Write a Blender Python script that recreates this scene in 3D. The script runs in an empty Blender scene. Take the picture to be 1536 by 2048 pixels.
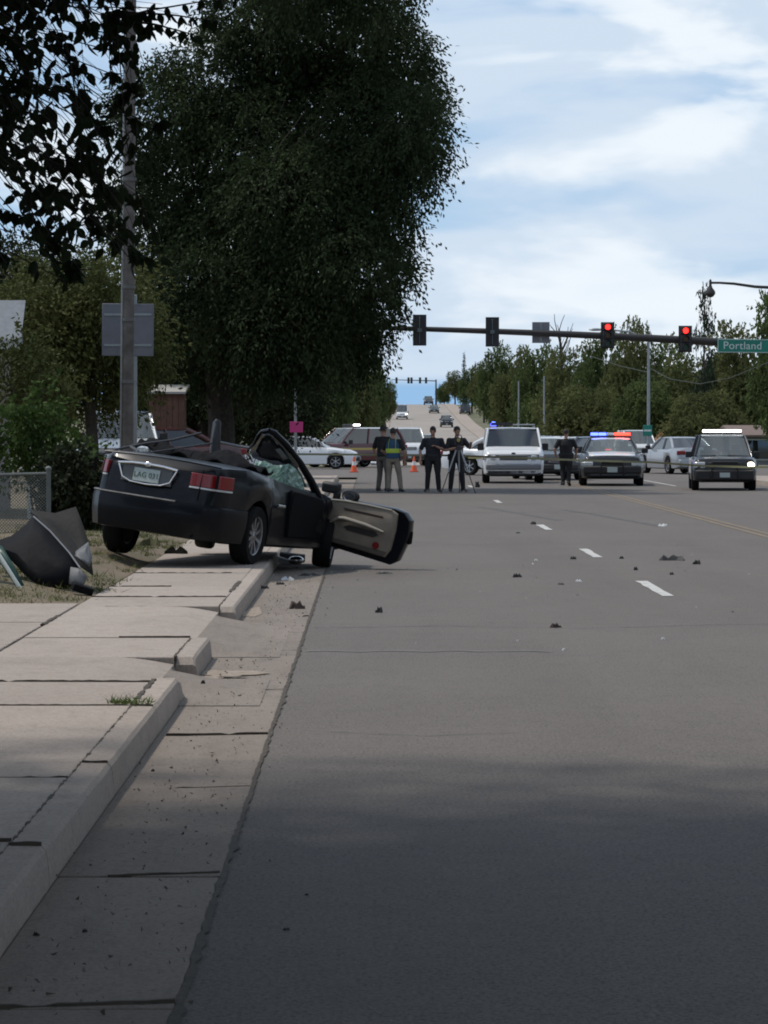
import bpy, bmesh, math, random
import numpy as np
from mathutils import Vector, Matrix, Euler

random.seed(11)
rng = np.random.default_rng(11)
R = math.radians
scene = bpy.context.scene
COL = scene.collection

# ---------------------------------------------------------------- camera, light, exposure
FPX, VPX, VPY, CAMH = 6500.0, 745.0, 864.0, 1.65
cd = bpy.data.cameras.new("camera")
cd.sensor_fit = 'VERTICAL'; cd.sensor_height = 36.0; cd.lens = FPX / 2048 * 36.0
cd.clip_start = 0.1; cd.clip_end = 9000
cam = bpy.data.objects.new("camera", cd); COL.objects.link(cam)
cam.location = (0, 0, CAMH)
cam.rotation_euler = (math.pi/2 - math.atan((1024-VPY)/FPX), 0, -math.atan((768-VPX)/FPX))
scene.camera = cam

SUN = Vector((-0.42, 0.14, 0.90)).normalized()
sd = bpy.data.lights.new("sun", 'SUN'); sd.energy = 2.3; sd.angle = R(4.0); sd.color = (1.0, 0.93, 0.84)
sun = bpy.data.objects.new("sun", sd); COL.objects.link(sun)
sun.rotation_euler = SUN.to_track_quat('Z', 'Y').to_euler()

world = bpy.data.worlds.new("World"); scene.world = world; world.use_nodes = True
def build_world():
    nt = world.node_tree; N = nt.nodes; L = nt.links; N.clear()
    out = N.new('ShaderNodeOutputWorld'); bg = N.new('ShaderNodeBackground'); bg.inputs[1].default_value = 0.10
    sky = N.new('ShaderNodeTexSky'); sky.sky_type = 'NISHITA'; sky.sun_disc = False
    sky.sun_elevation = math.asin(SUN.z); sky.sun_rotation = math.atan2(SUN.x, SUN.y)
    sky.altitude = 1400; sky.air_density = 1.0; sky.dust_density = 0.6; sky.ozone_density = 2.0
    tc = N.new('ShaderNodeTexCoord')
    def noise(scale_vec, detail, rough, off):
        mp = N.new('ShaderNodeMapping'); mp.inputs['Scale'].default_value = scale_vec; mp.inputs['Location'].default_value = off
        L.new(tc.outputs['Generated'], mp.inputs[0])
        n = N.new('ShaderNodeTexNoise'); n.inputs['Scale'].default_value = 1; n.inputs['Detail'].default_value = detail
        n.inputs['Roughness'].default_value = rough; n.inputs['Distortion'].default_value = 0.35
        L.new(mp.outputs[0], n.inputs['Vector']); return n
    def ramp(src, a, b, va=0.0, vb=1.0):
        r = N.new('ShaderNodeMapRange'); r.interpolation_type = 'SMOOTHSTEP'
        for i, v in enumerate((a, b, va, vb)): r.inputs[i+1].default_value = v
        L.new(src, r.inputs[0]); return r.outputs[0]
    def mix(fac, c1, c2):
        m = N.new('ShaderNodeMix'); m.data_type = 'RGBA'
        if isinstance(fac, float): m.inputs[0].default_value = fac
        else: L.new(fac, m.inputs[0])
        for i, c in ((6, c1), (7, c2)):
            if isinstance(c, tuple): m.inputs[i].default_value = (*c, 1)
            else: L.new(c, m.inputs[i])
        return m.outputs[2]
    def mul(a, b):
        m = N.new('ShaderNodeMath'); m.operation = 'MULTIPLY'; L.new(a, m.inputs[0])
        if isinstance(b, float): m.inputs[1].default_value = b
        else: L.new(b, m.inputs[1])
        return m.outputs[0]
    sep = N.new('ShaderNodeSeparateXYZ'); L.new(tc.outputs['Generated'], sep.inputs[0])
    z = sep.outputs[2]
    low = ramp(z, 0.0, 0.45, 0.62, 0.0)
    blue = mix(low, sky.outputs[0], SKY_BLUE)
    n1 = noise((9, 9, 34), 6, 0.46, (3.1, 0.4, 2.2))
    n2 = noise((10, 10, 30), 5, 0.5, (7.7, 1.2, 0.3))
    thin = ramp(z, 0.05, 0.5, 1.0, 0.8)
    veil = mul(ramp(n1.outputs['Fac'], 0.38, 0.58, 0.18, 1.0), thin)
    puff = mul(ramp(n2.outputs['Fac'], 0.52, 0.64), thin)
    gap = ramp(z, 0.0135, 0.0185)                       # clear air under the cloud deck
    blue = mix(gap, (2.9, 4.9, 7.5), blue)
    c = mix(mul(veil, gap), blue, CLOUD_GREY)
    c = mix(mul(mul(puff, gap), 0.6), c, CLOUD_WHITE)
    L.new(c, bg.inputs[0]); L.new(bg.outputs[0], out.inputs[0])
SKY_BLUE = (2.9, 5.1, 8.3)
CLOUD_GREY = (5.9, 7.0, 8.3)
CLOUD_WHITE = (9.6, 9.9, 10.0)
build_world()
vs = scene.view_settings
vs.view_transform = 'Standard'; vs.look = 'None'; vs.gamma = 1; vs.use_curve_mapping = False
vs.exposure = 0.10
scene.render.engine = 'CYCLES'
scene.cycles.use_denoising = True
scene.cycles.filter_width = 1.9
scene.cycles.max_bounces = 6; scene.cycles.transparent_max_bounces = 12
scene.cycles.sample_clamp_indirect = 4

# ---------------------------------------------------------------- helpers
def at(px, py, d):
    """the place d metres down the road that the photograph shows at pixel (px, py)"""
    return Vector(((px-VPX)/FPX*d, d, CAMH-(py-VPY)/FPX*d))
def ground_at(px, py, z=0.0):
    d = FPX*(CAMH-z)/(py-VPY)
    return Vector(((px-VPX)/FPX*d, d, z))

PROF = [(-200, 0), (100, 0), (158, 0), (230, -1.2), (300, -1.0), (400, .55), (523, 2.8), (600, 5.15), (650, 6.75), (690, 7.5), (730, 7.55), (800, 6.2), (1000, -1), (1500, -20), (3500, -110)]
def prof(y):
    for (a, za), (b, zb) in zip(PROF, PROF[1:]):
        if y <= b:
            i = PROF.index((a, za))
            def slope(k):
                if k <= 0 or k >= len(PROF)-1: return 0
                return (PROF[k+1][1]-PROF[k-1][1])/(PROF[k+1][0]-PROF[k-1][0])
            t = (y-a)/(b-a); h = b-a
            m0, m1 = slope(i)*h, slope(i+1)*h
            if a <= 100: m0 = 0
            if b <= 158: m0 = m1 = 0
            if a == 158: m0 = 0
            return (2*t**3-3*t*t+1)*za+(t**3-2*t*t+t)*m0+(-2*t**3+3*t*t)*zb+(t**3-t*t)*m1
    return PROF[-1][1]
def sstep(t):
    t = min(1, max(0, t)); return t*t*(3-2*t)
def road_left(y): return -0.55 + 3.6*sstep((y-150)/450)
def road_right(y): return 12.0 + 2.6*sstep((y-150)/450)

MATS = {}
def M(name, col, rough=0.6, metal=0.0, col2=None, nscale=8.0, detail=6, bump=0.0, bscale=60.0, emit=0.0, coat=0.0, island=False, trans=0.0, spec=0.5, speck=None, objrand=0.0, lo=.35, hi=.65):
    if name in MATS: return MATS[name]
    m = bpy.data.materials.new(name); m.use_nodes = True; MATS[name] = m
    nt = m.node_tree; N = nt.nodes; L = nt.links
    b = N['Principled BSDF']
    b.inputs['Base Color'].default_value = (*col, 1); b.inputs['Roughness'].default_value = rough
    b.inputs['Metallic'].default_value = metal; b.inputs['Coat Weight'].default_value = coat
    b.inputs['Specular IOR Level'].default_value = spec
    b.inputs['Coat Roughness'].default_value = 0.06
    colout = None
    tc = N.new('ShaderNodeTexCoord')
    if col2 is not None:
        mx = N.new('ShaderNodeMix'); mx.data_type = 'RGBA'
        mx.inputs[6].default_value = (*col, 1); mx.inputs[7].default_value = (*col2, 1)
        if island:
            g = N.new('ShaderNodeNewGeometry'); L.new(g.outputs['Random Per Island'], mx.inputs[0])
        else:
            n = N.new('ShaderNodeTexNoise'); n.inputs['Scale'].default_value = nscale; n.inputs['Detail'].default_value = detail; n.inputs['Roughness'].default_value = .62
            L.new(tc.outputs['Object'], n.inputs['Vector'])
            r = N.new('ShaderNodeMapRange'); r.inputs[1].default_value = lo; r.inputs[2].default_value = hi
            L.new(n.outputs['Fac'], r.inputs[0]); L.new(r.outputs[0], mx.inputs[0])
        colout = mx.outputs[2]
    if speck:
        sc_, amt, c3 = speck
        v = N.new('ShaderNodeTexNoise'); v.inputs['Scale'].default_value = sc_; v.inputs['Detail'].default_value = 3; v.inputs['Roughness'].default_value = .7
        L.new(tc.outputs['Object'], v.inputs['Vector'])
        r = N.new('ShaderNodeMapRange'); r.inputs[1].default_value = .45; r.inputs[2].default_value = .7; r.inputs[4].default_value = amt
        L.new(v.outputs['Fac'], r.inputs[0])
        mx = N.new('ShaderNodeMix'); mx.data_type = 'RGBA'; mx.inputs[7].default_value = (*c3, 1)
        if colout: L.new(colout, mx.inputs[6])
        else: mx.inputs[6].default_value = (*col, 1)
        L.new(r.outputs[0], mx.inputs[0]); colout = mx.outputs[2]
    if objrand:
        oi = N.new('ShaderNodeObjectInfo'); r = N.new('ShaderNodeMapRange')
        r.inputs[3].default_value = 1-objrand; r.inputs[4].default_value = 1+objrand; L.new(oi.outputs['Random'], r.inputs[0])
        vm = N.new('ShaderNodeVectorMath'); vm.operation = 'SCALE'
        L.new(colout, vm.inputs[0]); L.new(r.outputs[0], vm.inputs['Scale']); colout = vm.outputs[0]
    if colout: L.new(colout, b.inputs['Base Color'])
    if bump:
        n = N.new('ShaderNodeTexNoise'); n.inputs['Scale'].default_value = bscale; n.inputs['Detail'].default_value = 5
        L.new(tc.outputs['Object'], n.inputs['Vector'])
        bp = N.new('ShaderNodeBump'); bp.inputs['Strength'].default_value = bump; bp.inputs['Distance'].default_value = .02
        L.new(n.outputs['Fac'], bp.inputs['Height']); L.new(bp.outputs[0], b.inputs['Normal'])
    if emit:
        b.inputs['Emission Color'].default_value = (*col, 1); b.inputs['Emission Strength'].default_value = emit
    if trans:
        o = N['Material Output']; t = N.new('ShaderNodeBsdfTranslucent'); s = N.new('ShaderNodeMixShader'); s.inputs[0].default_value = trans
        if colout: L.new(colout, t.inputs[0])
        else: t.inputs[0].default_value = (*col, 1)
        L.new(b.outputs[0], s.inputs[1]); L.new(t.outputs[0], s.inputs[2]); L.new(s.outputs[0], o.inputs[0])
    return m
def glass_mat(name, tint, clear, rough=0.03):
    if name in MATS: return MATS[name]
    m = bpy.data.materials.new(name); m.use_nodes = True; MATS[name] = m
    N = m.node_tree.nodes; L = m.node_tree.links
    b = N['Principled BSDF']; b.inputs['Base Color'].default_value = (*[c*.25 for c in tint], 1); b.inputs['Roughness'].default_value = rough
    b.inputs['Coat Weight'].default_value = 1.0; b.inputs['Coat IOR'].default_value = 1.7; b.inputs['Specular IOR Level'].default_value = 1.0
    t = N.new('ShaderNodeBsdfTransparent'); t.inputs[0].default_value = (*tint, 1)
    s = N.new('ShaderNodeMixShader'); s.inputs[0].default_value = clear
    L.new(b.outputs[0], s.inputs[1]); L.new(t.outputs[0], s.inputs[2]); L.new(s.outputs[0], N['Material Output'].inputs[0])
    return m

def tag(o, label=None, cat=None, group=None, kind=None):
    if label: o['label'] = label
    if cat: o['category'] = cat
    if group: o['group'] = group
    if kind: o['kind'] = kind
    return o
def thing(name, label, cat, loc=(0, 0, 0), rot=(0, 0, 0), group=None):
    o = bpy.data.objects.new(name, None); COL.objects.link(o); o.empty_display_size = .2
    o.location = loc; o.rotation_euler = rot
    return tag(o, label, cat, group)
def setting(name, loc=(0, 0, 0)):
    o = bpy.data.objects.new(name, None); COL.objects.link(o); o.location = loc; o['kind'] = 'structure'; return o

class MB:
    def __init__(s): s.v = []; s.f = []
    def add(s, verts, faces, mat=None):
        k = len(s.v)
        if mat is not None: verts = [mat @ Vector(p) for p in verts]
        s.v += [tuple(p) for p in verts]; s.f += [tuple(i+k for i in f) for f in faces]; return s
    def box(s, c, size, rot=None, taper=1.0, mat=None):
        x, y, z = [a/2 for a in size]
        vs_ = [(-x, -y, -z), (x, -y, -z), (x, y, -z), (-x, y, -z), (-x*taper, -y*taper, z), (x*taper, -y*taper, z), (x*taper, y*taper, z), (-x*taper, y*taper, z)]
        m = Matrix.Translation(c)
        if rot: m = m @ Euler(rot).to_matrix().to_4x4()
        if mat is not None: m = mat @ m
        return s.add(vs_, [(0, 3, 2, 1), (4, 5, 6, 7), (0, 1, 5, 4), (1, 2, 6, 5), (2, 3, 7, 6), (3, 0, 4, 7)], m)
    def tube(s, path, r, n=8, caps=True):
        path = [Vector(p) for p in path]
        rs = r if isinstance(r, list) else [r]*len(path)
        vs_ = []; fs = []
        ref = None
        for i, p in enumerate(path):
            t = (path[min(i+1, len(path)-1)]-path[max(i-1, 0)]).normalized()
            if ref is None: ref = Vector((0, 0, 1)) if abs(t.z) < .9 else Vector((1, 0, 0))
            u = t.cross(ref)
            if u.length < 1e-4: u = t.cross(Vector((0, 1, .3)))
            u.normalize(); w = u.cross(t).normalized(); ref = w
            rr = rs[i]; ra, rb = rr if isinstance(rr, (list, tuple)) else (rr, rr)
            for k in range(n):
                a = 2*math.pi*k/n
                vs_.append(p+u*math.cos(a)*ra+w*math.sin(a)*rb)
        for i in range(len(path)-1):
            for k in range(n):
                k2 = (k+1) % n
                fs.append((i*n+k, i*n+k2, (i+1)*n+k2, (i+1)*n+k))
        if caps:
            fs.append(tuple(reversed(range(n)))); e = (len(path)-1)*n; fs.append(tuple(range(e, e+n)))
        return s.add(vs_, fs)
    def lathe(s, prof_, n=24, mat=None, closed=False):     # profile of (radius, height) turned about local Z
        vs_ = [(r*math.cos(2*math.pi*k/n), r*math.sin(2*math.pi*k/n), h) for r, h in prof_ for k in range(n)]
        fs = []
        m_ = len(prof_)
        for i in range(m_ if closed else m_-1):
            j = (i+1) % m_
            for k in range(n):
                k2 = (k+1) % n
                fs.append((i*n+k, i*n+k2, j*n+k2, j*n+k))
        if not closed:
            fs.append(tuple(reversed(range(n)))); fs.append(tuple(range((m_-1)*n, m_*n)))
        return s.add(vs_, fs, mat)
    def rings(s, rings, caps=True, closed=True):
        n = len(rings[0]); vs_ = [p for r in rings for p in r]; fs = []
        for i in range(len(rings)-1):
            for k in range(n if closed else n-1):
                k2 = (k+1) % n
                fs.append((i*n+k, i*n+k2, (i+1)*n+k2, (i+1)*n+k))
        if caps:
            fs.append(tuple(reversed(range(n)))); e = (len(rings)-1)*n; fs.append(tuple(range(e, e+n)))
        return s.add(vs_, fs)
    def ball(s, c, r, nu=12, nv=8, mat=None):
        r3 = r if isinstance(r, (list, tuple)) else (r, r, r)
        rings = []
        for i in range(1, nv):
            a = math.pi*i/nv
            rings.append([(c[0]+r3[0]*math.sin(a)*math.cos(2*math.pi*k/nu), c[1]+r3[1]*math.sin(a)*math.sin(2*math.pi*k/nu), c[2]-r3[2]*math.cos(a)) for k in range(nu)])
        if mat is not None: rings = [[mat @ Vector(p) for p in r_] for r_ in rings]
        return s.rings(rings)
    def prism(s, poly, axis, a, b):          # polygon in two axes, extruded along the third
        def mk(p, t):
            return {'x': (t, p[0], p[1]), 'y': (p[0], t, p[1]), 'z': (p[0], p[1], t)}[axis]
        n = len(poly)
        return s.add([mk(p, a) for p in poly]+[mk(p, b) for p in poly], [tuple(range(n-1, -1, -1)), tuple(range(n, 2*n))]+[(i, (i+1) % n, n+(i+1) % n, n+i) for i in range(n)])
    def grid(s, fn, nu, nv):
        vs_ = [fn(i/nu, j/nv) for j in range(nv+1) for i in range(nu+1)]
        return s.add(vs_, [(j*(nu+1)+i, j*(nu+1)+i+1, (j+1)*(nu+1)+i+1, (j+1)*(nu+1)+i) for j in range(nv) for i in range(nu)])
    def mesh(s, name, mat, smooth=None):
        me = bpy.data.meshes.new(name); me.from_pydata(s.v, [], s.f)
        bm = bmesh.new(); bm.from_mesh(me); bmesh.ops.recalc_face_normals(bm, faces=bm.faces); bm.to_mesh(me); bm.free()
        me.materials.append(mat)
        if smooth:
            me.shade_smooth(); me.set_sharp_from_angle(angle=R(smooth))
        return me
    def build(s, name, mat, parent=None, smooth=35, bevel=0.0, solid=0.0, sub=0, wn=False):
        me = s.mesh(name, mat, smooth)
        return put(name, me, parent, bevel, solid, sub)
def put(name, me, parent=None, bevel=0.0, solid=0.0, sub=0):
    o = bpy.data.objects.new(name, me); COL.objects.link(o)
    if parent: o.parent = parent
    if solid:
        m = o.modifiers.new('solid', 'SOLIDIFY'); m.thickness = solid; m.offset = 0
    if bevel:
        m = o.modifiers.new('bevel', 'BEVEL'); m.width = bevel; m.segments = 2; m.limit_method = 'ANGLE'; m.angle_limit = R(40)
    if sub:
        m = o.modifiers.new('sub', 'SUBSURF'); m.levels = sub; m.render_levels = sub
    return o
def copy_tree(o, parent=None):
    c = o.copy(); COL.objects.link(c)
    if parent: c.parent = parent
    for ch in list(o.children): copy_tree(ch, c)
    return c
def np_mesh(name, verts, k, mat):
    """mesh of separate polygons with k corners each; verts is (n*k, 3)"""
    n = len(verts)//k
    me = bpy.data.meshes.new(name)
    me.vertices.add(len(verts)); me.vertices.foreach_set('co', np.ascontiguousarray(verts, dtype=np.float32).ravel())
    me.loops.add(n*k); me.loops.foreach_set('vertex_index', np.arange(n*k, dtype=np.int32))
    me.polygons.add(n); me.polygons.foreach_set('loop_start', np.arange(0, n*k, k, dtype=np.int32))
    me.update(calc_edges=True); me.materials.append(mat)
    return me
def leaf_quads(pos, dirs, length, width, rng_):
    """a rhombic leaf at each position, pointing along dirs"""
    n = len(pos)
    d = dirs/np.linalg.norm(dirs, axis=1, keepdims=True)
    r = rng_.normal(size=(n, 3)); s_ = np.cross(d, r); s_ /= np.linalg.norm(s_, axis=1, keepdims=True)+1e-9
    nn = np.cross(d, s_)
    L_ = (length*rng_.uniform(.7, 1.25, n))[:, None]; W_ = (width*rng_.uniform(.7, 1.2, n))[:, None]
    a = pos; b = pos+d*L_*.45+s_*W_*.5+nn*W_*.12; c = pos+d*L_; e = pos+d*L_*.45-s_*W_*.5+nn*W_*.12
    return np.stack([a, b, c, e], 1).reshape(-1, 3)
def sheet(poly, bulge=0.0, direction=(0, -1, 0), inner=.55):
    """closed 3-D outline filled as a gently bulged panel"""
    P_ = [Vector(p) for p in poly]; c = sum(P_, Vector())/len(P_); dv = Vector(direction)
    n = len(P_); mid = [c+(p-c)*inner+dv*bulge*.8 for p in P_]
    mb = MB()
    mb.add(P_+mid+[c+dv*bulge], [(i, (i+1) % n, n+(i+1) % n, n+i) for i in range(n)]+[(n+i, n+(i+1) % n, 2*n) for i in range(n)])
    return mb
def text_mesh(txt, size, mat, name, depth=.004, spacing=1.0):
    c = bpy.data.curves.new(name, 'FONT'); c.body = txt; c.size = size; c.align_x = 'CENTER'; c.align_y = 'CENTER'; c.extrude = depth; c.space_character = spacing
    o = bpy.data.objects.new(name, c); COL.objects.link(o)
    bpy.context.view_layer.update()
    me = bpy.data.meshes.new_from_object(o.evaluated_get(bpy.context.evaluated_depsgraph_get()))
    bpy.data.objects.remove(o); bpy.data.curves.remove(c)
    me.materials.clear(); me.materials.append(mat); return me

# ---------------------------------------------------------------- materials
def layered(name, base, layers, rough=.92, bump=.3, bscale=80, objrand=0.0):
    """weathered mineral surface: each layer (scale vector, detail, roughness, lo, hi, amount, colour) is mixed over the one before"""
    m = bpy.data.materials.new(name); m.use_nodes = True; MATS[name] = m
    N = m.node_tree.nodes; L = m.node_tree.links; b = N['Principled BSDF']
    b.inputs['Roughness'].default_value = rough; b.inputs['Specular IOR Level'].default_value = .25
    tc = N.new('ShaderNodeTexCoord'); cur = None; last = None
    for sc_, det, ro, lo, hi, amt, col in layers:
        mp = N.new('ShaderNodeMapping'); mp.inputs['Scale'].default_value = sc_; L.new(tc.outputs['Object'], mp.inputs[0])
        n = N.new('ShaderNodeTexNoise'); n.inputs['Scale'].default_value = 1; n.inputs['Detail'].default_value = det; n.inputs['Roughness'].default_value = ro
        L.new(mp.outputs[0], n.inputs['Vector'])
        r = N.new('ShaderNodeMapRange'); r.inputs[1].default_value = lo; r.inputs[2].default_value = hi; r.inputs[4].default_value = amt; L.new(n.outputs['Fac'], r.inputs[0])
        x = N.new('ShaderNodeMix'); x.data_type = 'RGBA'; x.inputs[7].default_value = (*col, 1)
        if cur: L.new(cur, x.inputs[6])
        else: x.inputs[6].default_value = (*base, 1)
        L.new(r.outputs[0], x.inputs[0]); cur = x.outputs[2]; last = n
    if objrand:
        oi = N.new('ShaderNodeObjectInfo'); r = N.new('ShaderNodeMapRange'); r.inputs[3].default_value = 1-objrand; r.inputs[4].default_value = 1+objrand*.6; L.new(oi.outputs['Random'], r.inputs[0])
        vm = N.new('ShaderNodeVectorMath'); vm.operation = 'SCALE'; L.new(cur, vm.inputs[0]); L.new(r.outputs[0], vm.inputs['Scale']); cur = vm.outputs[0]
    L.new(cur, b.inputs['Base Color'])
    bp = N.new('ShaderNodeBump'); bp.inputs['Strength'].default_value = bump; bp.inputs['Distance'].default_value = .015
    L.new(last.outputs['Fac'], bp.inputs['Height']); L.new(bp.outputs[0], b.inputs['Normal'])
    return m
asphalt = layered('asphalt', (0.155, 0.137, 0.124), [
    ((.9, .035, 1), 4, .55, .40, .68, .55, (0.112, 0.098, 0.088)),      # wear along the lanes
    ((.35, .22, 1), 9, .62, .42, .66, .6, (0.191, 0.171, 0.153)),      # faded patches
    ((3.2, 2.2, 1), 8, .7, .50, .72, .45, (0.090, 0.082, 0.076)),       # stains
    ((16, 9, 1), 6, .75, .46, .64, .45, (0.081, 0.074, 0.070)),
    ((70, 46, 1), 4, .8, .44, .60, .6, (0.225, 0.206, 0.187)),         # pale stones
    ((60, 38, 1), 5, .8, .47, .60, .65, (0.059, 0.054, 0.051))])        # dark binder
concrete = layered('concrete', (0.372, 0.316, 0.271), [
    ((.7, .5, 1), 8, .62, .40, .66, .6, (0.423, 0.361, 0.311)),
    ((2.6, 1.6, 3), 9, .70, .50, .70, .50, (0.251, 0.209, 0.174)),
    ((9, 6, 9), 7, .72, .52, .68, .40, (0.219, 0.179, 0.150)),
    ((48, 30, 48), 4, .78, .47, .62, .35, (0.456, 0.393, 0.338)),
    ((55, 36, 55), 4, .78, .50, .62, .45, (0.195, 0.163, 0.138))], bump=.3, objrand=.09)
concrete_grey = layered('gutter_concrete', (0.231, 0.196, 0.166), [
    ((.9, .35, 1), 8, .62, .40, .66, .6, (0.277, 0.238, 0.203)),
    ((4.5, .8, 3), 9, .70, .48, .68, .55, (0.151, 0.127, 0.107)),
    ((11, 6, 9), 7, .72, .52, .68, .45, (0.130, 0.109, 0.092)),
    ((48, 30, 48), 4, .78, .47, .62, .35, (0.299, 0.258, 0.220)),
    ((55, 36, 55), 4, .78, .50, .62, .45, (0.119, 0.099, 0.083))], bump=.3, objrand=.09)
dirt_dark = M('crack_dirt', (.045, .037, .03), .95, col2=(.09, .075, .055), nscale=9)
soil = M('dry_soil', (.17, .125, .085), .95, col2=(.10, .095, .05), nscale=1.3, detail=9, bump=.6, bscale=25, speck=(14, .6, (.26, .21, .15)))
field = M('dry_grass_ground', (.16, .14, .085), .95, col2=(.09, .10, .045), nscale=.12, detail=9)
white_line = M('white_road_paint', (.62, .61, .58), .8, col2=(.40, .39, .37), nscale=7, detail=8)
yellow_line = M('worn_yellow_paint', (.26, .185, .10), .9, col2=(.17, .15, .125), nscale=3, detail=8)
rubber_mark = M('rubber_mark', (.075, .07, .07), .9, col2=(.13, .125, .12), nscale=5, detail=8)
black_paint = M('black_car_paint', (.006, .007, .009), .32, coat=.35, spec=.3)
black_plastic = M('black_plastic', (.014, .014, .015), .55)
dark_trim = M('dark_trim', (.03, .03, .032), .5)
rubber = M('tyre_rubber', (.013, .013, .013), .9, spec=.15, bump=.1, bscale=40)
alloy = M('alloy', (.42, .42, .43), .32, metal=.85)
chrome = M('chrome', (.88, .88, .89), .24, metal=1.0)
white_paint = M('white_car_paint', (.74, .75, .76), .35, coat=.6)
silver_paint = M('silver_car_paint', (.36, .38, .40), .35, metal=.35, coat=.7)
maroon_paint = M('maroon_car_paint', (.085, .012, .014), .3, coat=.8)
dkred_paint = M('dark_red_car_paint', (.055, .010, .010), .3, coat=.8)
dark_paint = M('charcoal_car_paint', (.025, .028, .03), .3, coat=.8)
green_paint = M('dark_green_car_paint', (.02, .035, .03), .3, coat=.8)
blue_paint = M('blue_car_paint', (.05, .09, .18), .3, coat=.8)
grey_trim = M('grey_bumper', (.20, .21, .225), .45)
red_lens = M('red_lens', (.20, .008, .010), .25, coat=.4)
clear_lens = M('clear_lens', (.55, .57, .58), .15, coat=.8)
amber_lens = M('amber_lens', (.60, .20, .02), .25, coat=.5)
plate_mat = M('number_plate', (.42, .48, .46), .45)
lit_red = M('lit_red', (1, .035, .02), .4, emit=6)
lit_blue = M('lit_blue', (.05, .08, 1), .4, emit=8)
lit_white = M('lit_white', (1, .98, .95), .4, emit=4)
lit_warm = M('lit_warm', (1, .86, .62), .4, emit=6)
lit_brake = M('lit_brake', (1, .06, .04), .4, emit=3)
glass_dark = glass_mat('dark_window', (.10, .12, .13), .3)
glass_clear = glass_mat('clear_window', (.80, .88, .87), .55)
skin = M('skin', (.36, .20, .14), .55)
fence_wire = M('dull_fence_wire', (.15, .16, .155), .7, col2=(.11, .12, .115), nscale=5)
galv = M('galvanised_steel', (.34, .36, .37), .5, metal=.5, col2=(.26, .28, .29), nscale=4)
dark_steel = M('dark_painted_steel', (.025, .022, .022), .5)
sign_back = M('sign_back_aluminium', (.17, .175, .20), .6, metal=.1, col2=(.14, .145, .165), nscale=5)
bark = M('bark', (.030, .024, .019), .95, col2=(.058, .047, .038), nscale=9, bump=.8, bscale=18)
wood_pole = M('weathered_pole_wood', (.085, .075, .068), .9, col2=(.15, .135, .125), nscale=5, bump=.5, bscale=22)
# ================================================================ THE SETTING
YS = sorted(set(list(range(-20, 112, 6)) + [100, 112, 118, 152, 158] + list(range(160, 740, 12)) + list(range(740, 1000, 40)) + [1200, 1600, 2200, 3400]))
def strip(name, mat, xl, xr, ys, dz=0.0, nx=1, thick=0.0):
    mb = MB(); rows = []
    for y in ys:
        a, b = xl(y), xr(y); z = prof(y)+dz
        rows.append([(a+(b-a)*i/nx, y, z) for i in range(nx+1)])
    mb.add([p for r in rows for p in r], [(j*(nx+1)+i, j*(nx+1)+i+1, (j+1)*(nx+1)+i+1, (j+1)*(nx+1)+i) for j in range(len(rows)-1) for i in range(nx)])
    o = mb.build(name, mat, None, smooth=None)
    o['kind'] = 'structure'; return o
strip('ground', field, lambda y: -500, lambda y: 600, YS, dz=-.07, nx=4)
RY = [y for y in YS if y <= 1000]
strip('road', asphalt, road_left, road_right, [y for y in RY if y <= 158], nx=6)
far_asphalt = M('pale_far_pavement', (.27, .24, .21), .92, col2=(.33, .295, .26), nscale=.12, detail=8)  # far stretch set paler than the near asphalt
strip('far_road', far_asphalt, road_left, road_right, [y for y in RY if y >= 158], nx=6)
strip('cross_street', asphalt, lambda y: -160, lambda y: road_left(y)-.004, [118, 152], nx=4)
strip('cross_street', asphalt, lambda y: road_right(y)+.004, lambda y: 170, [118, 152], nx=4)
FAR = [y for y in YS if 152 <= y <= 800]
strip('far_pavement', concrete, lambda y: road_right(y)+.18, lambda y: road_right(y)+2.4, FAR, dz=.12)
strip('far_pavement', concrete, lambda y: road_left(y)-2.4, lambda y: road_left(y)-.18, FAR, dz=.12)
strip('right_pavement', concrete, lambda y: road_right(y)+.18, lambda y: 13.9, [y for y in YS if y <= 112], dz=.14)
def kerb_run(name, xf, ys, side):
    mb = MB(); rg = []
    for y in ys:
        x = xf(y); z = prof(y)
        rg.append([(x, y, z-.05), (x+side*.02, y, z+.15), (x+side*.15, y, z+.15), (x+side*.15, y, z-.05)])
    mb.rings(rg); o = mb.build(name, concrete, None, smooth=None); o['kind'] = 'structure'
kerb_run('far_kerb', lambda y: road_right(y)+.01, FAR, 1)
kerb_run('far_kerb', lambda y: road_left(y)-.01, FAR, -1)
kerb_run('right_kerb', lambda y: road_right(y)+.01, [y for y in YS if y <= 112], 1)

# yard beside the pavement, banked up a little
def yard_z(x, y):
    return .135+.05*math.exp(-((x+2.98)**2+(y-37.15)**2)/.25)+.20*sstep((-2.5-x)/.8)*sstep((y-28.4)/3.2 if y > 25 else 1)*(1 if y > 25 else .0)+.03*math.sin(x*2.1+y*.7)*sstep((-2.8-x)/1.0)
def yard(y0, y1, name):
    mb = MB(); xs = [-2.57, -2.7, -2.85, -3.0, -3.2, -3.5, -4, -5, -6.5, -9, -14, -25, -60]
    n = max(2, int((y1-y0)/.8)); n = min(n, 90)
    mb.grid(lambda u, v: (xs[round(u*12)], y0+(y1-y0)*v, yard_z(xs[round(u*12)], y0+(y1-y0)*v)), 12, n)
    o = mb.build(name, soil, None, smooth=60); o['kind'] = 'structure'
yard(28.42, 112, 'yard'); yard(-20, 20.2, 'yard')

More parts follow.
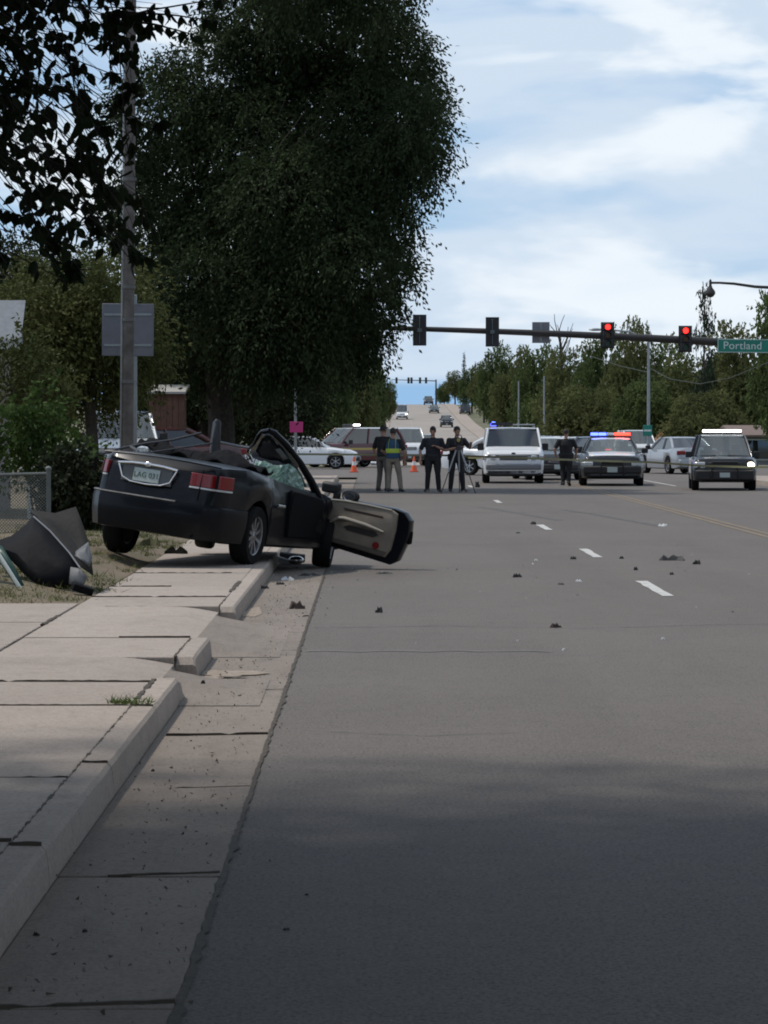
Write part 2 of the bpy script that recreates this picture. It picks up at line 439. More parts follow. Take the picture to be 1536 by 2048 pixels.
GAP = .009
def slab(parent, name, mat, x0, x1, y0, y1, zt, zb=-.05, zt1=None, bevel=.008):
    zt1 = zt if zt1 is None else zt1
    mb = MB(); dz = random.uniform(-.003, .003)
    mb.add([(x0, y0, zb), (x1, y0, zb), (x1, y1, zb), (x0, y1, zb), (x0, y0, zt+dz), (x1, y0, zt1+dz), (x1, y1, zt1+dz), (x0, y1, zt+dz)], [(0, 3, 2, 1), (4, 5, 6, 7), (0, 1, 5, 4), (1, 2, 6, 5), (2, 3, 7, 6), (3, 0, 4, 7)])
    return mb.build(name, mat, parent, smooth=None, bevel=bevel)
pavement = setting('pavement')
XP0, XP1 = -2.55, -1.325
py_ = [-8, -5, -2, 1, 4, 7, 9.6, 11.9, 14.1, 17.8, 19.5, 23.7, 27.2, 29.5, 31.5, 34.6]
while py_[-1] < 111: py_.append(py_[-1]+(3.0 if py_[-1] < 108 else 112-py_[-1]))
py_[py_.index(27.2)] = 27.95; py_.insert(py_.index(23.7), 21.66)
for a, b in zip(py_, py_[1:]):
    slab(pavement, 'paving_slab', concrete, XP0, XP1, a+GAP, b-GAP, .15, zt1={19.5: .075, 23.7: .075}.get(a, .15))
driveway = setting('driveway')
for x0, x1 in ((-4.6, -2.57), (-6.6, -4.62)):
    for a, b in ((20.3, 22.9), (22.92, 25.6), (25.62, 28.38)):
        slab(driveway, 'paving_slab', concrete, x0, x1, a+.008, b-.008, .152)
gutter = setting('gutter')
gy = [-8, -5, -2, 1, 3.8, 6.5, 9.25, 12.0, 15.0, 17.6, 20.7, 24.0, 26.7, 29.4]
while gy[-1] < 111: gy.append(gy[-1]+(3.0 if gy[-1] < 108 else 112-gy[-1]))
for a, b in zip(gy, gy[1:]):
    slab(gutter, 'gutter_slab', concrete_grey, -1.168, -.560+random.uniform(-.004, .003), a+GAP, b-GAP, .004, zb=-.06)
kerb = setting('kerb')
def kerb_stone(y0, y1, end0=False, end1=False):
    sec = lambda y, h: [(-1.318, y, -.05), (-1.170, y, -.05), (-1.171, y, .02), (-1.178, y, .105*h), (-1.185, y, .134*h), (-1.202, y, .151*h), (-1.318, y, .153*h)]
    ys = [(y0, .62 if end0 else 1)]
    if end0: ys += [(y0+.05, .93), (y0+.12, 1)]
    n = max(2, int((y1-y0)/.25))
    for i in range(1, n): ys.append((y0+.13+(y1-y0-.26)*i/n, 1+random.uniform(-.025, .01)))
    if end1: ys += [(y1-.5, .98), (y1-.18, .8), (y1, .2)]
    else: ys.append((y1, 1))
    mb = MB(); mb.rings([sec(y, h) for y, h in ys]); mb.build('kerb_stone', concrete, kerb, smooth=28)
ky = [-8, -5, -2, 1, 4, 7, 9.4, 11.75, 14.7, 17.75, 20.2]
for i, (a, b) in enumerate(zip(ky, ky[1:])): kerb_stone(a+.006, b-.006, end1=(i == len(ky)-2))
kerb_stone(21.7, 23.65, end0=True)
ky = [28.0, 31.4, 34.4]
while ky[-1] < 111: ky.append(ky[-1]+(3.0 if ky[-1] < 108 else 112-ky[-1]))
for i, (a, b) in enumerate(zip(ky, ky[1:])): kerb_stone(a+.006, b-.006, end0=(i == 0))
for y0, y1, k0 in ((19.51, 21.65, 20.2), (23.71, 27.94, 23.71)):
    xs_ = [-2.545, -2.2, -1.9, -1.7, -1.6, -1.5, -1.42, -1.36, -1.325, -1.30, -1.25, -1.2, -1.173, -1.12, -1.05, -.98, -.9, -.82, -.74, -.68]
    def drop_pt(u, v, y0=y0, y1=y1, k0=k0):
        x = xs_[round(u*19)]; y = y0+(y1-y0)*v
        h = .151-.1455*sstep((x+1.75)/1.06)
        if x > -1.325:
            e = sstep((y-k0-.02)/.5)*sstep((y1-y)/.5); h = .0055+(h-.0055)*e
        return (x, y, h)
    MB().grid(lambda u, v: drop_pt(u*8/19, v), 8, 24).build('dropped_slab', concrete, pavement, smooth=40)
    MB().grid(lambda u, v: drop_pt((8+u*11)/19, v), 11, 24).build('gutter_apron', concrete_grey, gutter, smooth=40)

# dark joints of dirt and old sealant standing slightly proud between the slabs
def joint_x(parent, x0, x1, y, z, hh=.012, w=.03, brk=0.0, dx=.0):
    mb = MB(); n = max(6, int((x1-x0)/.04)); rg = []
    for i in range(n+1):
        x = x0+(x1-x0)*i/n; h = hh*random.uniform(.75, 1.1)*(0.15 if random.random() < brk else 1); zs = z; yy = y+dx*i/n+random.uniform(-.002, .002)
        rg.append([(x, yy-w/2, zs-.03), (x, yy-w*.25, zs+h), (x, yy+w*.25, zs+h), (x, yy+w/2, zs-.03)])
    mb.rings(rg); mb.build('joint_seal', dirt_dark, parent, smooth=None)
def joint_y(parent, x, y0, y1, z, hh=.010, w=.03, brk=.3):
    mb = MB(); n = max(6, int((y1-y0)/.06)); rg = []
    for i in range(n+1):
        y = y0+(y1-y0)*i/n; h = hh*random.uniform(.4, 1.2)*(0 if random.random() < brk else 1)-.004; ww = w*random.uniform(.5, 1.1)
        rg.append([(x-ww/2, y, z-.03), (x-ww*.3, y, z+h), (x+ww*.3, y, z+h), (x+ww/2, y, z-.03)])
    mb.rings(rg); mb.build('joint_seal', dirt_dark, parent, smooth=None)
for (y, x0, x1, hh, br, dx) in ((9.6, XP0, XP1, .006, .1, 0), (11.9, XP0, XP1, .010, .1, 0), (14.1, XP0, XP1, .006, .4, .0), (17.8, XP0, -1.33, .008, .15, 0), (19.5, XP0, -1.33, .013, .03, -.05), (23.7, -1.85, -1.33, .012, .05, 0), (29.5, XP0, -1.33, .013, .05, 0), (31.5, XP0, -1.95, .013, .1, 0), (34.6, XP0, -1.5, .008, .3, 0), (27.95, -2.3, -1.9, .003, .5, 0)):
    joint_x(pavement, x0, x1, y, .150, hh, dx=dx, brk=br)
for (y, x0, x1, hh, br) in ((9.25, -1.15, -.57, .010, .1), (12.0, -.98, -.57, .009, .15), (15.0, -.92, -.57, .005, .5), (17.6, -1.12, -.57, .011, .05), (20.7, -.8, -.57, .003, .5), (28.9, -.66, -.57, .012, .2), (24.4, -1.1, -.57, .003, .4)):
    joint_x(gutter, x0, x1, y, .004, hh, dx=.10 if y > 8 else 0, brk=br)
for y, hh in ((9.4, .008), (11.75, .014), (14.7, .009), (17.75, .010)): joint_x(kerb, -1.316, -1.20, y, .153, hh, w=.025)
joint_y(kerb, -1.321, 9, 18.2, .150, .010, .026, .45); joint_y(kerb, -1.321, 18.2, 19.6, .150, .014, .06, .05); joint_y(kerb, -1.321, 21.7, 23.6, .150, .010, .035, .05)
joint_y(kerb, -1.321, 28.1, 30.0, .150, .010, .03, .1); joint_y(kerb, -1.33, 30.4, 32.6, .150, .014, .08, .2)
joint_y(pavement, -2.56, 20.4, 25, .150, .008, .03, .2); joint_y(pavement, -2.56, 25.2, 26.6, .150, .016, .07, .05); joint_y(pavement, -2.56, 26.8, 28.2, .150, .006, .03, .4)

# ragged black seam where the asphalt meets the gutter
mb = MB(); L_ = []; y = 6.0
while y < 112:
    a = -.563+random.uniform(-.010, .002); b = -.549+random.uniform(-.003, .016)*(1.6 if random.random() < .25 else .6)
    L_.append([(a, y, .007), (b, y, .007)]); y += random.uniform(.05, .16) if y < 45 else 1.5
mb.add([p for r in L_ for p in r], [(2*i, 2*i+1, 2*i+3, 2*i+2) for i in range(len(L_)-1)])
o = mb.build('road_edge_seam', dirt_dark, None, smooth=None); o['kind'] = 'structure'
def blob(name, mat, cx, cy, rx, ry, z, n=26, seed=1, amp=.35, rot=0):
    r_ = random.Random(seed); mb = MB()
    ph = [r_.uniform(0, 6.28) for _ in range(4)]
    pts = []
    for i in range(n):
        a = 2*math.pi*i/n; k = 1+amp*(math.sin(2*a+ph[0])*.4+math.sin(3*a+ph[1])*.35+math.sin(5*a+ph[2])*.25+math.sin(9*a+ph[3])*.2)
        x, y_ = math.cos(a)*rx*k, math.sin(a)*ry*k
        pts.append((cx+x*math.cos(rot)-y_*math.sin(rot), cy+x*math.sin(rot)+y_*math.cos(rot), z))
    mb.add(pts+[(cx, cy, z)], [(i, (i+1) % n, n) for i in range(n)])
    o = mb.build(name, mat, None, smooth=None); o['kind'] = 'structure'; return o
silt = M('gutter_silt', (.24, .19, .14), .95, col2=(.36, .30, .25), nscale=14, detail=8, bump=.3, bscale=60)
blob('silt_patch', silt, -.96, 22.1, .20, .30, .0095, seed=4)
blob('silt_patch', silt, -1.06, 21.75, .10, .16, .0098, seed=8)
blob('silt_patch', dirt_dark, -.93, 21.72, .11, .045, .0125, seed=6)
blob('silt_patch', silt, -1.09, 29.6, .07, .9, .0095, seed=3)
# paint on the road
def mark(name, mat, x0, x1, y0, y1, z=.005, jag=.012, skew=0.0):
    mb = MB(); n = max(3, int((y1-y0)/.5)); rows = []
    for i in range(n+1):
        y = y0+(y1-y0)*i/n; s_ = skew*i/n
        rows.append([(x0+s_+random.uniform(-jag, jag), y, prof(y)+z), (x1+s_+random.uniform(-jag, jag), y, prof(y)+z)])
    mb.add([p for r in rows for p in r], [(2*i, 2*i+1, 2*i+3, 2*i+2) for i in range(n)])
    o = mb.build(name, mat, None, smooth=None); o['kind'] = 'structure'; return o
for y0, y1 in ((32.6, 35.9), (42.7, 45.8), (54.7, 57.7), (75.6, 78.6), (97, 100)):
    mark('lane_dash', white_line, 2.91, 3.03, y0, y1)
for y in range(165, 700, 12):
    for xo in (3.5, 9.5): mark('lane_dash', white_line, road_left(y)+xo, road_left(y)+xo+.12, y, y+3, z=.02)
for xo in (6.16, 6.36): mark('centre_line', yellow_line, xo, xo+.09, 20, 111)
for xo in (9.2,): mark('lane_line', white_line, xo, xo+.1, 99, 111)
# skid marks across the lanes
def skid(pts, w, name='skid_mark'):
    P_ = [ground_at(x, y) for x, y in pts]; mb = MB(); rows = []
    for i, p in enumerate(P_):
        t = (P_[min(i+1, len(P_)-1)]-P_[max(i-1, 0)]).normalized(); s_ = Vector((-t.y, t.x, 0))*w*.5
        rows += [p+s_+Vector((0, 0, .004)), p-s_+Vector((0, 0, .004))]
    mb.add(rows, [(2*i, 2*i+1, 2*i+3, 2*i+2) for i in range(len(P_)-1)])
    o = mb.build(name, rubber_mark, None, smooth=None); o['kind'] = 'structure'
skid([(960, 1014), (1000, 1020), (1040, 1027), (1075, 1033), (1120, 1041)], .17)
skid([(1128, 1020), (1180, 1027), (1230, 1036), (1280, 1045), (1325, 1053)], .16)
patch_seam = M('old_seam', (.235, .225, .215), .9, col2=(.16, .155, .15), nscale=6, detail=8)
mb = MB(); rows = []
for i in range(40):
    x = -.5+i*.045*1.05; y = 24.4+.05*math.sin(i*.6)+random.uniform(-.02, .02)
    rows += [(x, y-.02-random.random()*.02, .004), (x, y+.02+random.random()*.03, .004)]
mb.add(rows, [(2*i, 2*i+1, 2*i+3, 2*i+2) for i in range(39)])
o = mb.build('road_seam', patch_seam, None, smooth=None); o['kind'] = 'structure'

crack_mat = M('road_crack', (.05, .047, .045), .95, col2=(.085, .08, .077), nscale=20)
def crack(pts, w, seed):
    g = random.Random(seed); P_ = [Vector((*p, .0042)) for p in pts]; rows = []
    for a, b in zip(P_, P_[1:]):
        n = max(4, int((b-a).length/.12)); t = (b-a).normalized(); s_ = Vector((-t.y, t.x, 0))
        for k in range(n):
            p = a.lerp(b, k/n)+s_*g.gauss(0, .018); ww = w*g.uniform(.3, 1.1); rows += [p+s_*ww, p-s_*ww]
    mb = MB(); mb.add(rows, [(2*i, 2*i+1, 2*i+3, 2*i+2) for i in range(len(rows)//2-1)])
    o = mb.build('road_crack', crack_mat, None, smooth=None); o['kind'] = 'structure'
crack([(-.5, 27.3), (.6, 27.6), (1.7, 27.2), (3.0, 27.8), (5.5, 27.5)], .012, 1)
crack([(-.4, 17.9), (.3, 17.6), (.9, 17.8)], .006, 2)
crack([(-.5, 47), (2, 47.6), (5, 47.1), (9, 47.8)], .02, 5)
crack([(-.5, 66), (3, 66.4), (8, 65.8), (12, 66.5)], .03, 6)

# ================================================================ VEGETATION
def leafmat(name, a, b, tr=.22, ns=.55):
    if name in MATS: return MATS[name]
    m = bpy.data.materials.new(name); m.use_nodes = True; MATS[name] = m
    N = m.node_tree.nodes; L = m.node_tree.links; p = N['Principled BSDF']; p.inputs['Roughness'].default_value = .72; p.inputs['Specular IOR Level'].default_value = .14
    g = N.new('ShaderNodeNewGeometry'); tc = N.new('ShaderNodeTexCoord'); n = N.new('ShaderNodeTexNoise'); n.inputs['Scale'].default_value = ns; n.inputs['Detail'].default_value = 4
    L.new(tc.outputs['Object'], n.inputs['Vector'])
    r = N.new('ShaderNodeMapRange'); r.inputs[1].default_value = .36; r.inputs[2].default_value = .64; L.new(n.outputs['Fac'], r.inputs[0])
    mx = N.new('ShaderNodeMath'); mx.operation = 'MULTIPLY_ADD'; L.new(g.outputs['Random Per Island'], mx.inputs[0]); mx.inputs[1].default_value = .35
    m2 = N.new('ShaderNodeMath'); m2.operation = 'MULTIPLY'; m2.inputs[1].default_value = .65; L.new(r.outputs[0], m2.inputs[0]); L.new(m2.outputs[0], mx.inputs[2])
    x = N.new('ShaderNodeMix'); x.data_type = 'RGBA'; x.inputs[6].default_value = (*a, 1); x.inputs[7].default_value = (*b, 1); L.new(mx.outputs[0], x.inputs[0])
    L.new(x.outputs[2], p.inputs['Base Color'])
    t = N.new('ShaderNodeBsdfTranslucent'); L.new(x.outputs[2], t.inputs[0]); s_ = N.new('ShaderNodeMixShader'); s_.inputs[0].default_value = tr
    L.new(p.outputs[0], s_.inputs[1]); L.new(t.outputs[0], s_.inputs[2]); L.new(s_.outputs[0], N['Material Output'].inputs[0])
    return m
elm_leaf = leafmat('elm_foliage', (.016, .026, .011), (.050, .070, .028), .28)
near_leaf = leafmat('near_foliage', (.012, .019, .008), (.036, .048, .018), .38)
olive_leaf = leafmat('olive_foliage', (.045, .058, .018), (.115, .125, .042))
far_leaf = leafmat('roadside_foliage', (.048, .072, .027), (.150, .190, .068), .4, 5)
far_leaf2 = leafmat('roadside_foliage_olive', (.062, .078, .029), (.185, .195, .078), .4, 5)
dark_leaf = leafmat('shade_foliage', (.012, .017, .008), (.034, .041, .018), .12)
conifer_leaf = leafmat('conifer_foliage', (.018, .030, .018), (.045, .062, .035), .1)
bush_leaf = leafmat('bush_foliage', (.028, .052, .014), (.085, .135, .034), .3)
def sprays(lobes, n_leaf, per, length, droop, seed, shell=.45):
    """positions and directions of leaves carried on drooping sprays inside the lobes [(x,y,z,rx,ry,rz)]"""
    g = np.random.default_rng(seed); lb = np.array(lobes, dtype=float)
    n = n_leaf//per
    p = lb[:, 3]*lb[:, 5]; p /= p.sum()
    k = g.choice(len(lb), n, p=p)
    u = g.normal(size=(n, 3)); u /= np.linalg.norm(u, axis=1, keepdims=True)
    rr = (shell+(1.04-shell)*g.random(n)**.75)[:, None]
    base = lb[k, :3]+u*lb[k, 3:]*rr
    d = u*.7+g.normal(size=(n, 3))*.45; d[:, 2] -= droop*.6; d /= np.linalg.norm(d, axis=1, keepdims=True)
    t = (np.arange(per)+.5)/per
    ln = length*g.uniform(.5, 1.3, n)
    pos = base[:, None, :]+d[:, None, :]*(t[None, :, None]*ln[:, None, None])
    pos[:, :, 2] -= droop*.55*(t[None, :]**2)*ln[:, None]
    pos += g.normal(size=pos.shape)*length*.07
    dirs = d[:, None, :]*.8+g.normal(size=pos.shape)*.55; dirs[:, :, 2] -= droop*.8*(.3+t[None, :])
    return pos.reshape(-1, 3), dirs.reshape(-1, 3), g
def foliage(name, parent, lobes, n, leaf, mat, droop=.5, seed=1, per=12, length=.7, shell=.45):
    pos, dirs, g = sprays(lobes, n, per, length, droop, seed, shell)
    me = np_mesh(name, leaf_quads(pos, dirs, leaf[0], leaf[1], g), 4, mat)
    o = put(name, me, parent)
    return o
def limb(mb, a, b, r0, r1, seed, bend=.12, n=7, k=7):
    q = random.Random(seed); a, b = Vector(a), Vector(b); l = (b-a).length
    off = Vector((q.uniform(-1, 1), q.uniform(-1, 1), q.uniform(.2, 1)))*bend*l
    pts = []; rs = []
    for i in range(n+1):
        t = i/n; pts.append(a.lerp(b, t)+off*math.sin(math.pi*t)+Vector((q.uniform(-1, 1), q.uniform(-1, 1), 0))*l*.012); rs.append(r0+(r1-r0)*t)
    mb.tube(pts, rs, k); return pts
def tree_px(name, label, base, d, lobes_px, n, leaf, mat, droop, seed, trunk_r, fork_z, spread=.75, length=.8, group=None, per=12, shell=.4):
    """a tree standing at base whose crown masses are given where the photograph shows them"""
    t = thing(name, label, 'tree', base, group=group); g = random.Random(seed); lobes = []
    B = Vector(base)
    for px, py, rp in lobes_px:
        r = rp/FPX*d; c = at(px, py, d)+Vector((0, g.uniform(-1, 1)*spread*3.2, 0))-B
        lobes.append((c.x, c.y, c.z, r*.93, r*1.05, r*.85))
    foliage('crown', t, lobes, n, leaf, mat, droop, seed, per, length, shell)
    mb = MB(); fork = Vector((g.uniform(-.2, .2), 0, fork_z))
    mb.tube([(0, 0, -.3), (0, 0, .1), fork*.5+Vector((.08, 0, 0)), fork], [trunk_r*1.5, trunk_r*1.15, trunk_r, trunk_r*.9], 10)
    mb.build('trunk', bark, t)
    mb = MB()
    for i, l in enumerate(lobes):
        c = Vector(l[:3])
        pts = limb(mb, fork+(c-fork)*.02, fork+(c-fork)*(.8 if d < 80 else .5), trunk_r*.32, .02, seed*31+i)
        for j in range(4):
            a = pts[g.choice((3, 4, 5, 6))]; e = pts[6].lerp(c, .3)+Vector((g.gauss(0, 1), g.gauss(0, 1), g.gauss(0, 1))).normalized()*l[3]*.5
            limb(mb, a, e, .035, .008, seed*77+i*7+j, n=4, k=5)
    mb.build('limb', bark, t)
    return t

big_lobes = [(325, 215, 100), (440, 150, 110), (550, 85, 105), (670, 50, 120), (760, 100, 100), (805, 160, 70), (828, 262, 62), (745, 250, 112), (630, 225, 135), (510, 285, 135), (385, 345, 120), (785, 345, 72), (690, 385, 115), (590, 415, 135), (465, 475, 130), (772, 455, 55), (690, 520, 98), (772, 548, 42), (580, 560, 125), (742, 612, 48), (650, 625, 92), (535, 650, 112), (690, 680, 52), (610, 695, 70), (300, 420, 90), (610, -60, 120), (750, -30, 90), (495, 0, 85), (862, 205, 26), (400, 585, 105), (800, 500, 26), (725, 690, 30), (848, 320, 30), (460, 720, 70), (380, 690, 70), (345, 580, 70)]
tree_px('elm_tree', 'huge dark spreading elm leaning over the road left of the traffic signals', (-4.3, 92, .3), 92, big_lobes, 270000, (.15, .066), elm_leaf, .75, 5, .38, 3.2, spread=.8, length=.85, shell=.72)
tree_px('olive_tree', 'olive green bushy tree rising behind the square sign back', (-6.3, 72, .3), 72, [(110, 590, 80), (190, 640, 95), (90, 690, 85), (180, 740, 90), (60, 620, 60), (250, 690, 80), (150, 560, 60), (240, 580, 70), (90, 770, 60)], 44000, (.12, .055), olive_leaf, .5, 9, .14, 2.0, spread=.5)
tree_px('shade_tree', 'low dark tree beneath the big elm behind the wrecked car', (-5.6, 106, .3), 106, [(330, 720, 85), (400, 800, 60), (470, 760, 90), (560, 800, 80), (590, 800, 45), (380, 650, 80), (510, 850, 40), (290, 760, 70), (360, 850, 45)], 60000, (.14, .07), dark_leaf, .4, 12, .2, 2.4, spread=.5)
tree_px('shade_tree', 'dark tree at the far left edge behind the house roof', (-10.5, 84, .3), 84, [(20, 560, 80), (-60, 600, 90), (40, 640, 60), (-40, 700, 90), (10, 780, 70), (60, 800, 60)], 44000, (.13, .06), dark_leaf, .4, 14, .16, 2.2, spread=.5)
# leafy shrub and vines beside the mesh fence
def shrub(name, label, base, lobes_px, d, n, leaf, mat, seed, droop=.3, depth=.35):
    t = thing(name, label, 'shrub', base); g = random.Random(seed); B = Vector(base); lobes = []
    for px, py, rp in lobes_px:
        r = rp/FPX*d; c = at(px, py, d)+Vector((0, g.uniform(-depth, depth), 0))-B; lobes.append((c.x, c.y, c.z, r, r, r))
    foliage('foliage', t, lobes, n, leaf, mat, droop, seed, 8, .28, .3)
    mb = MB()
    for i, l in enumerate(lobes): limb(mb, (g.uniform(-.1, .1), g.uniform(-.1, .1), -.05), l[:3], .018, .006, seed+i, k=5)
    mb.build('stem', bark, t); return t
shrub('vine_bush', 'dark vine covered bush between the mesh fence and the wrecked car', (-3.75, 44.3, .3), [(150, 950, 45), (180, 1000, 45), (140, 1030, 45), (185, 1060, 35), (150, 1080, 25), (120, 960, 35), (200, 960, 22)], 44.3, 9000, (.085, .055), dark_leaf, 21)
shrub('leafy_bush', 'bright green leafy bush rising above the mesh fence rail', (-4.5, 46, .3), [(70, 900, 50), (120, 890, 40), (30, 860, 45), (150, 915, 30), (70, 850, 40), (20, 920, 40), (90, 800, 30)], 46, 3800, (.09, .055), bush_leaf, 22)
shrub('young_tree', 'slender light green sapling in front of the left house', (-5.0, 49, .3), [(60, 760, 45), (100, 790, 40), (30, 800, 50), (80, 720, 32), (120, 760, 22), (50, 690, 30), (10, 730, 40)], 49, 3400, (.085, .045), olive_leaf, 23)

# the tree overhead, whose trunk stands just outside the picture
g0 = random.Random(3)
near = thing('overhanging_tree', 'near tree whose big dark leaves hang into the top left corner', 'tree', (-3.7, 9.5, .3))
NB = Vector((-3.7, 9.5, .3))
mb = MB(); mb.tube([(0, 0, -.3), (0, 0, .2), (.1, .05, 1.4), (.25, .1, 2.9)], [.3, .22, .18, .15], 12); mb.build('trunk', bark, near)
canopy = [(x_+g0.uniform(-.25, .25), y_+g0.uniform(-.25, .25), 5.15+g0.uniform(-.1, .5), 1.25, 1.2, 1.0) for x_ in (-4.4, -3.4, -2.4, -1.4, -.5, .3) for y_ in (2.0, 3.2, 4.4, 5.6, 6.8, 8.0, 9.2, 10.4, 11.6, 12.8, 13.8)]+[(-2.6, 8.6, 5.0, 1.5, 1.5, 1.2), (-.9, 9.2, 5.2, 1.6, 1.5, 1.3), (.7, 9.0, 5.6, 1.5, 1.4, 1.2), (-3.0, 11.3, 4.9, 1.4, 1.3, 1.1), (-1.2, 11.4, 5.1, 1.5, 1.2, 1.15), (.4, 11.0, 5.6, 1.3, 1.2, 1.1), (-2.0, 6.3, 5.4, 1.6, 1.5, 1.3), (0, 6.5, 5.6, 1.6, 1.5, 1.3), (-4.6, 9.6, 5.0, 1.6, 1.8, 1.5), (-3.2, 9.6, 6.4, 1.9, 2.2, 1.3), (-.8, 4, 5.6, 1.6, 1.5, 1.3), (1.6, 7.2, 5.9, 1.2, 1.3, 1.1)]
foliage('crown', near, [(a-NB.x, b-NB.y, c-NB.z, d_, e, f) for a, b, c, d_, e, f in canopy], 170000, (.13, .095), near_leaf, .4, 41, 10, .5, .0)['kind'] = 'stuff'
rim = [(x_+g0.uniform(-.4, .4)-NB.x, y_+g0.uniform(-.3, .3)-NB.y, 5.4+g0.uniform(-.2, .6)-NB.z, 1.0, 1.0, .6) for x_ in (-4.3, -3.5, -2.7, -1.9, -1.1, -.3, .3) for y_ in (14.6, 15.4, 16.2)]
foliage('crown_rim', near, rim, 11000, (.09, .065), near_leaf, .4, 43, 10, .5, .1)['kind'] = 'stuff'
def big_leaf_mesh():
    mb = MB(); sp = [(0, .0), (.1, .17), (.3, .27), (.55, .24), (.8, .11), (1.0, 0)]
    vs_ = [(0, 0, 0)]
    for i, (t, w) in enumerate(sp[1:-1]): vs_ += [(-w, t, .06*w/.27-.10*t*t), (0, t, -.03-.10*t*t), (w, t, .06*w/.27-.10*t*t)]
    vs_.append((0, 1, -.13)); n = 4
    fs = [(0, 2, 1), (0, 3, 2)]
    for i in range(n-1):
        a = 1+3*i; fs += [(a, a+1, a+4, a+3), (a+1, a+2, a+5, a+4)]
    a = 1+3*(n-1); fs += [(a, a+1, len(vs_)-1), (a+1, a+2, len(vs_)-1)]
    mb.add(vs_, fs); return mb.mesh('leaf', near_leaf, 60)
LEAF = big_leaf_mesh()
g = random.Random(77)
hang = [(30, 60, 60, 7), (110, 20, 50, 7), (190, 60, 45, 6), (60, 130, 60, 7), (10, 200, 60, 8), (70, 270, 70, 10), (20, 320, 70, 12), (90, 370, 60, 10), (150, 330, 40, 6), (200, 260, 45, 6), (40, 430, 50, 9), (110, 480, 60, 11), (180, 450, 50, 9), (200, 380, 50, 8), (230, 150, 40, 4), (290, 60, 30, 3), (340, 20, 25, 2), (140, 140, 25, 2), (60, 200, 50, 7), (150, 520, 40, 6), (250, 480, 40, 6), (240, 330, 35, 5), (215, 40, 40, 6), (20, 20, 40, 5), (110, 250, 40, 6), (20, 520, 35, 3), (270, 240, 30, 4), (170, 200, 26, 2), (250, 20, 30, 4), (258, 180, 30, 4), (272, 300, 36, 5), (240, 420, 40, 7), (296, 430, 36, 4), (258, 515, 36, 5), (180, 300, 36, 4), (320, 250, 30, 3), (300, 520, 34, 4), (120, 560, 36, 4), (250, 110, 25, 3)]
leaves = []
twigs = MB()
root = Vector((-2.35, 10.4, 3.15))-NB
for i, (px, py, rp, cnt) in enumerate(hang):
    d = g.uniform(9.6, 11.8); c = at(px, py, d)-NB; r = rp/FPX*d
    a = root+Vector((g.uniform(-.2, .2), g.uniform(-.6, .6), g.uniform(-.5, .6)))
    pts = limb(twigs, a, c, .0045, .002, 300+i, bend=.24, n=6, k=5)
    for s_ in range(cnt):
        e = c+Vector((g.gauss(0, .75)*r, g.gauss(0, 1.2)*r, g.gauss(0, .65)*r))
        st = g.choice(pts[2:]); tp = limb(twigs, st, e, .0015, .0008, 900+i*20+s_, bend=.2, n=4, k=4)
        for q in range(g.choice((10, 12, 14, 15))):
            k = g.random()*4; j = min(3, int(k)); p = tp[j].lerp(tp[j+1], k-j)
            leaves.append((p, Vector((g.gauss(0, .55), g.gauss(0, .55), g.gauss(-.75, .4))), g.uniform(.036, .058)))
for (x0, y0, x1, y1) in ((180, 60, 470, 0), (230, 30, 430, 45), (260, 45, 395, 75)):   # bare shoots reaching right
    a, b = at(x0, y0, 10.6)-NB, at(x1, y1, 10.4)-NB
    tp = limb(twigs, a, b, .005, .0015, int(x1), bend=.06, n=10, k=4)
    for j in range(11):
        for q in range(2): leaves.append((tp[j], Vector((g.gauss(.3, .4), g.gauss(0, .5), g.gauss(-.9, .25))), g.uniform(.036, .052)))
twigs.build('twig', bark, near)
limbs = MB()
for i, l in enumerate(canopy[::2]): limb(limbs, (.25, .1, 2.8), Vector(l[:3])-NB, .09, .02, 500+i)
limb(limbs, (.2, .1, 2.5), root, .05, .014, 555, bend=.08)
limbs.build('limb', bark, near)
def leaf_matrix(p, d, s_):
    q = d.to_track_quat('Y', 'Z'); roll = Matrix.Rotation(g.uniform(0, 6.28), 4, 'Y')
    return Matrix.Translation(p) @ q.to_matrix().to_4x4() @ roll @ Matrix.Scale(s_, 4)
order = sorted(range(len(leaves)), key=lambda i: -leaves[i][2]/(leaves[i][0]+NB).y)
vis = []
for i in order:
    w = leaves[i][0]+NB; px, pyy = VPX+w.x/w.y*FPX, VPY-(w.z-CAMH)/w.y*FPX
    if 0 < px < 1536 and 0 < pyy < 2048: vis.append(i)
top = set(vis[:290])
rest = MB()
for i, (p, d, s_) in enumerate(leaves):
    m = leaf_matrix(p, d, s_)
    if i in top:
        o = bpy.data.objects.new('leaf', LEAF); COL.objects.link(o); o.parent = near; o.matrix_local = m
    else: rest.add([v.co for v in LEAF.vertices], [tuple(f.vertices) for f in LEAF.polygons], m)
ro = rest.build('leaf_mass', near_leaf, near, smooth=60); ro['kind'] = 'stuff'

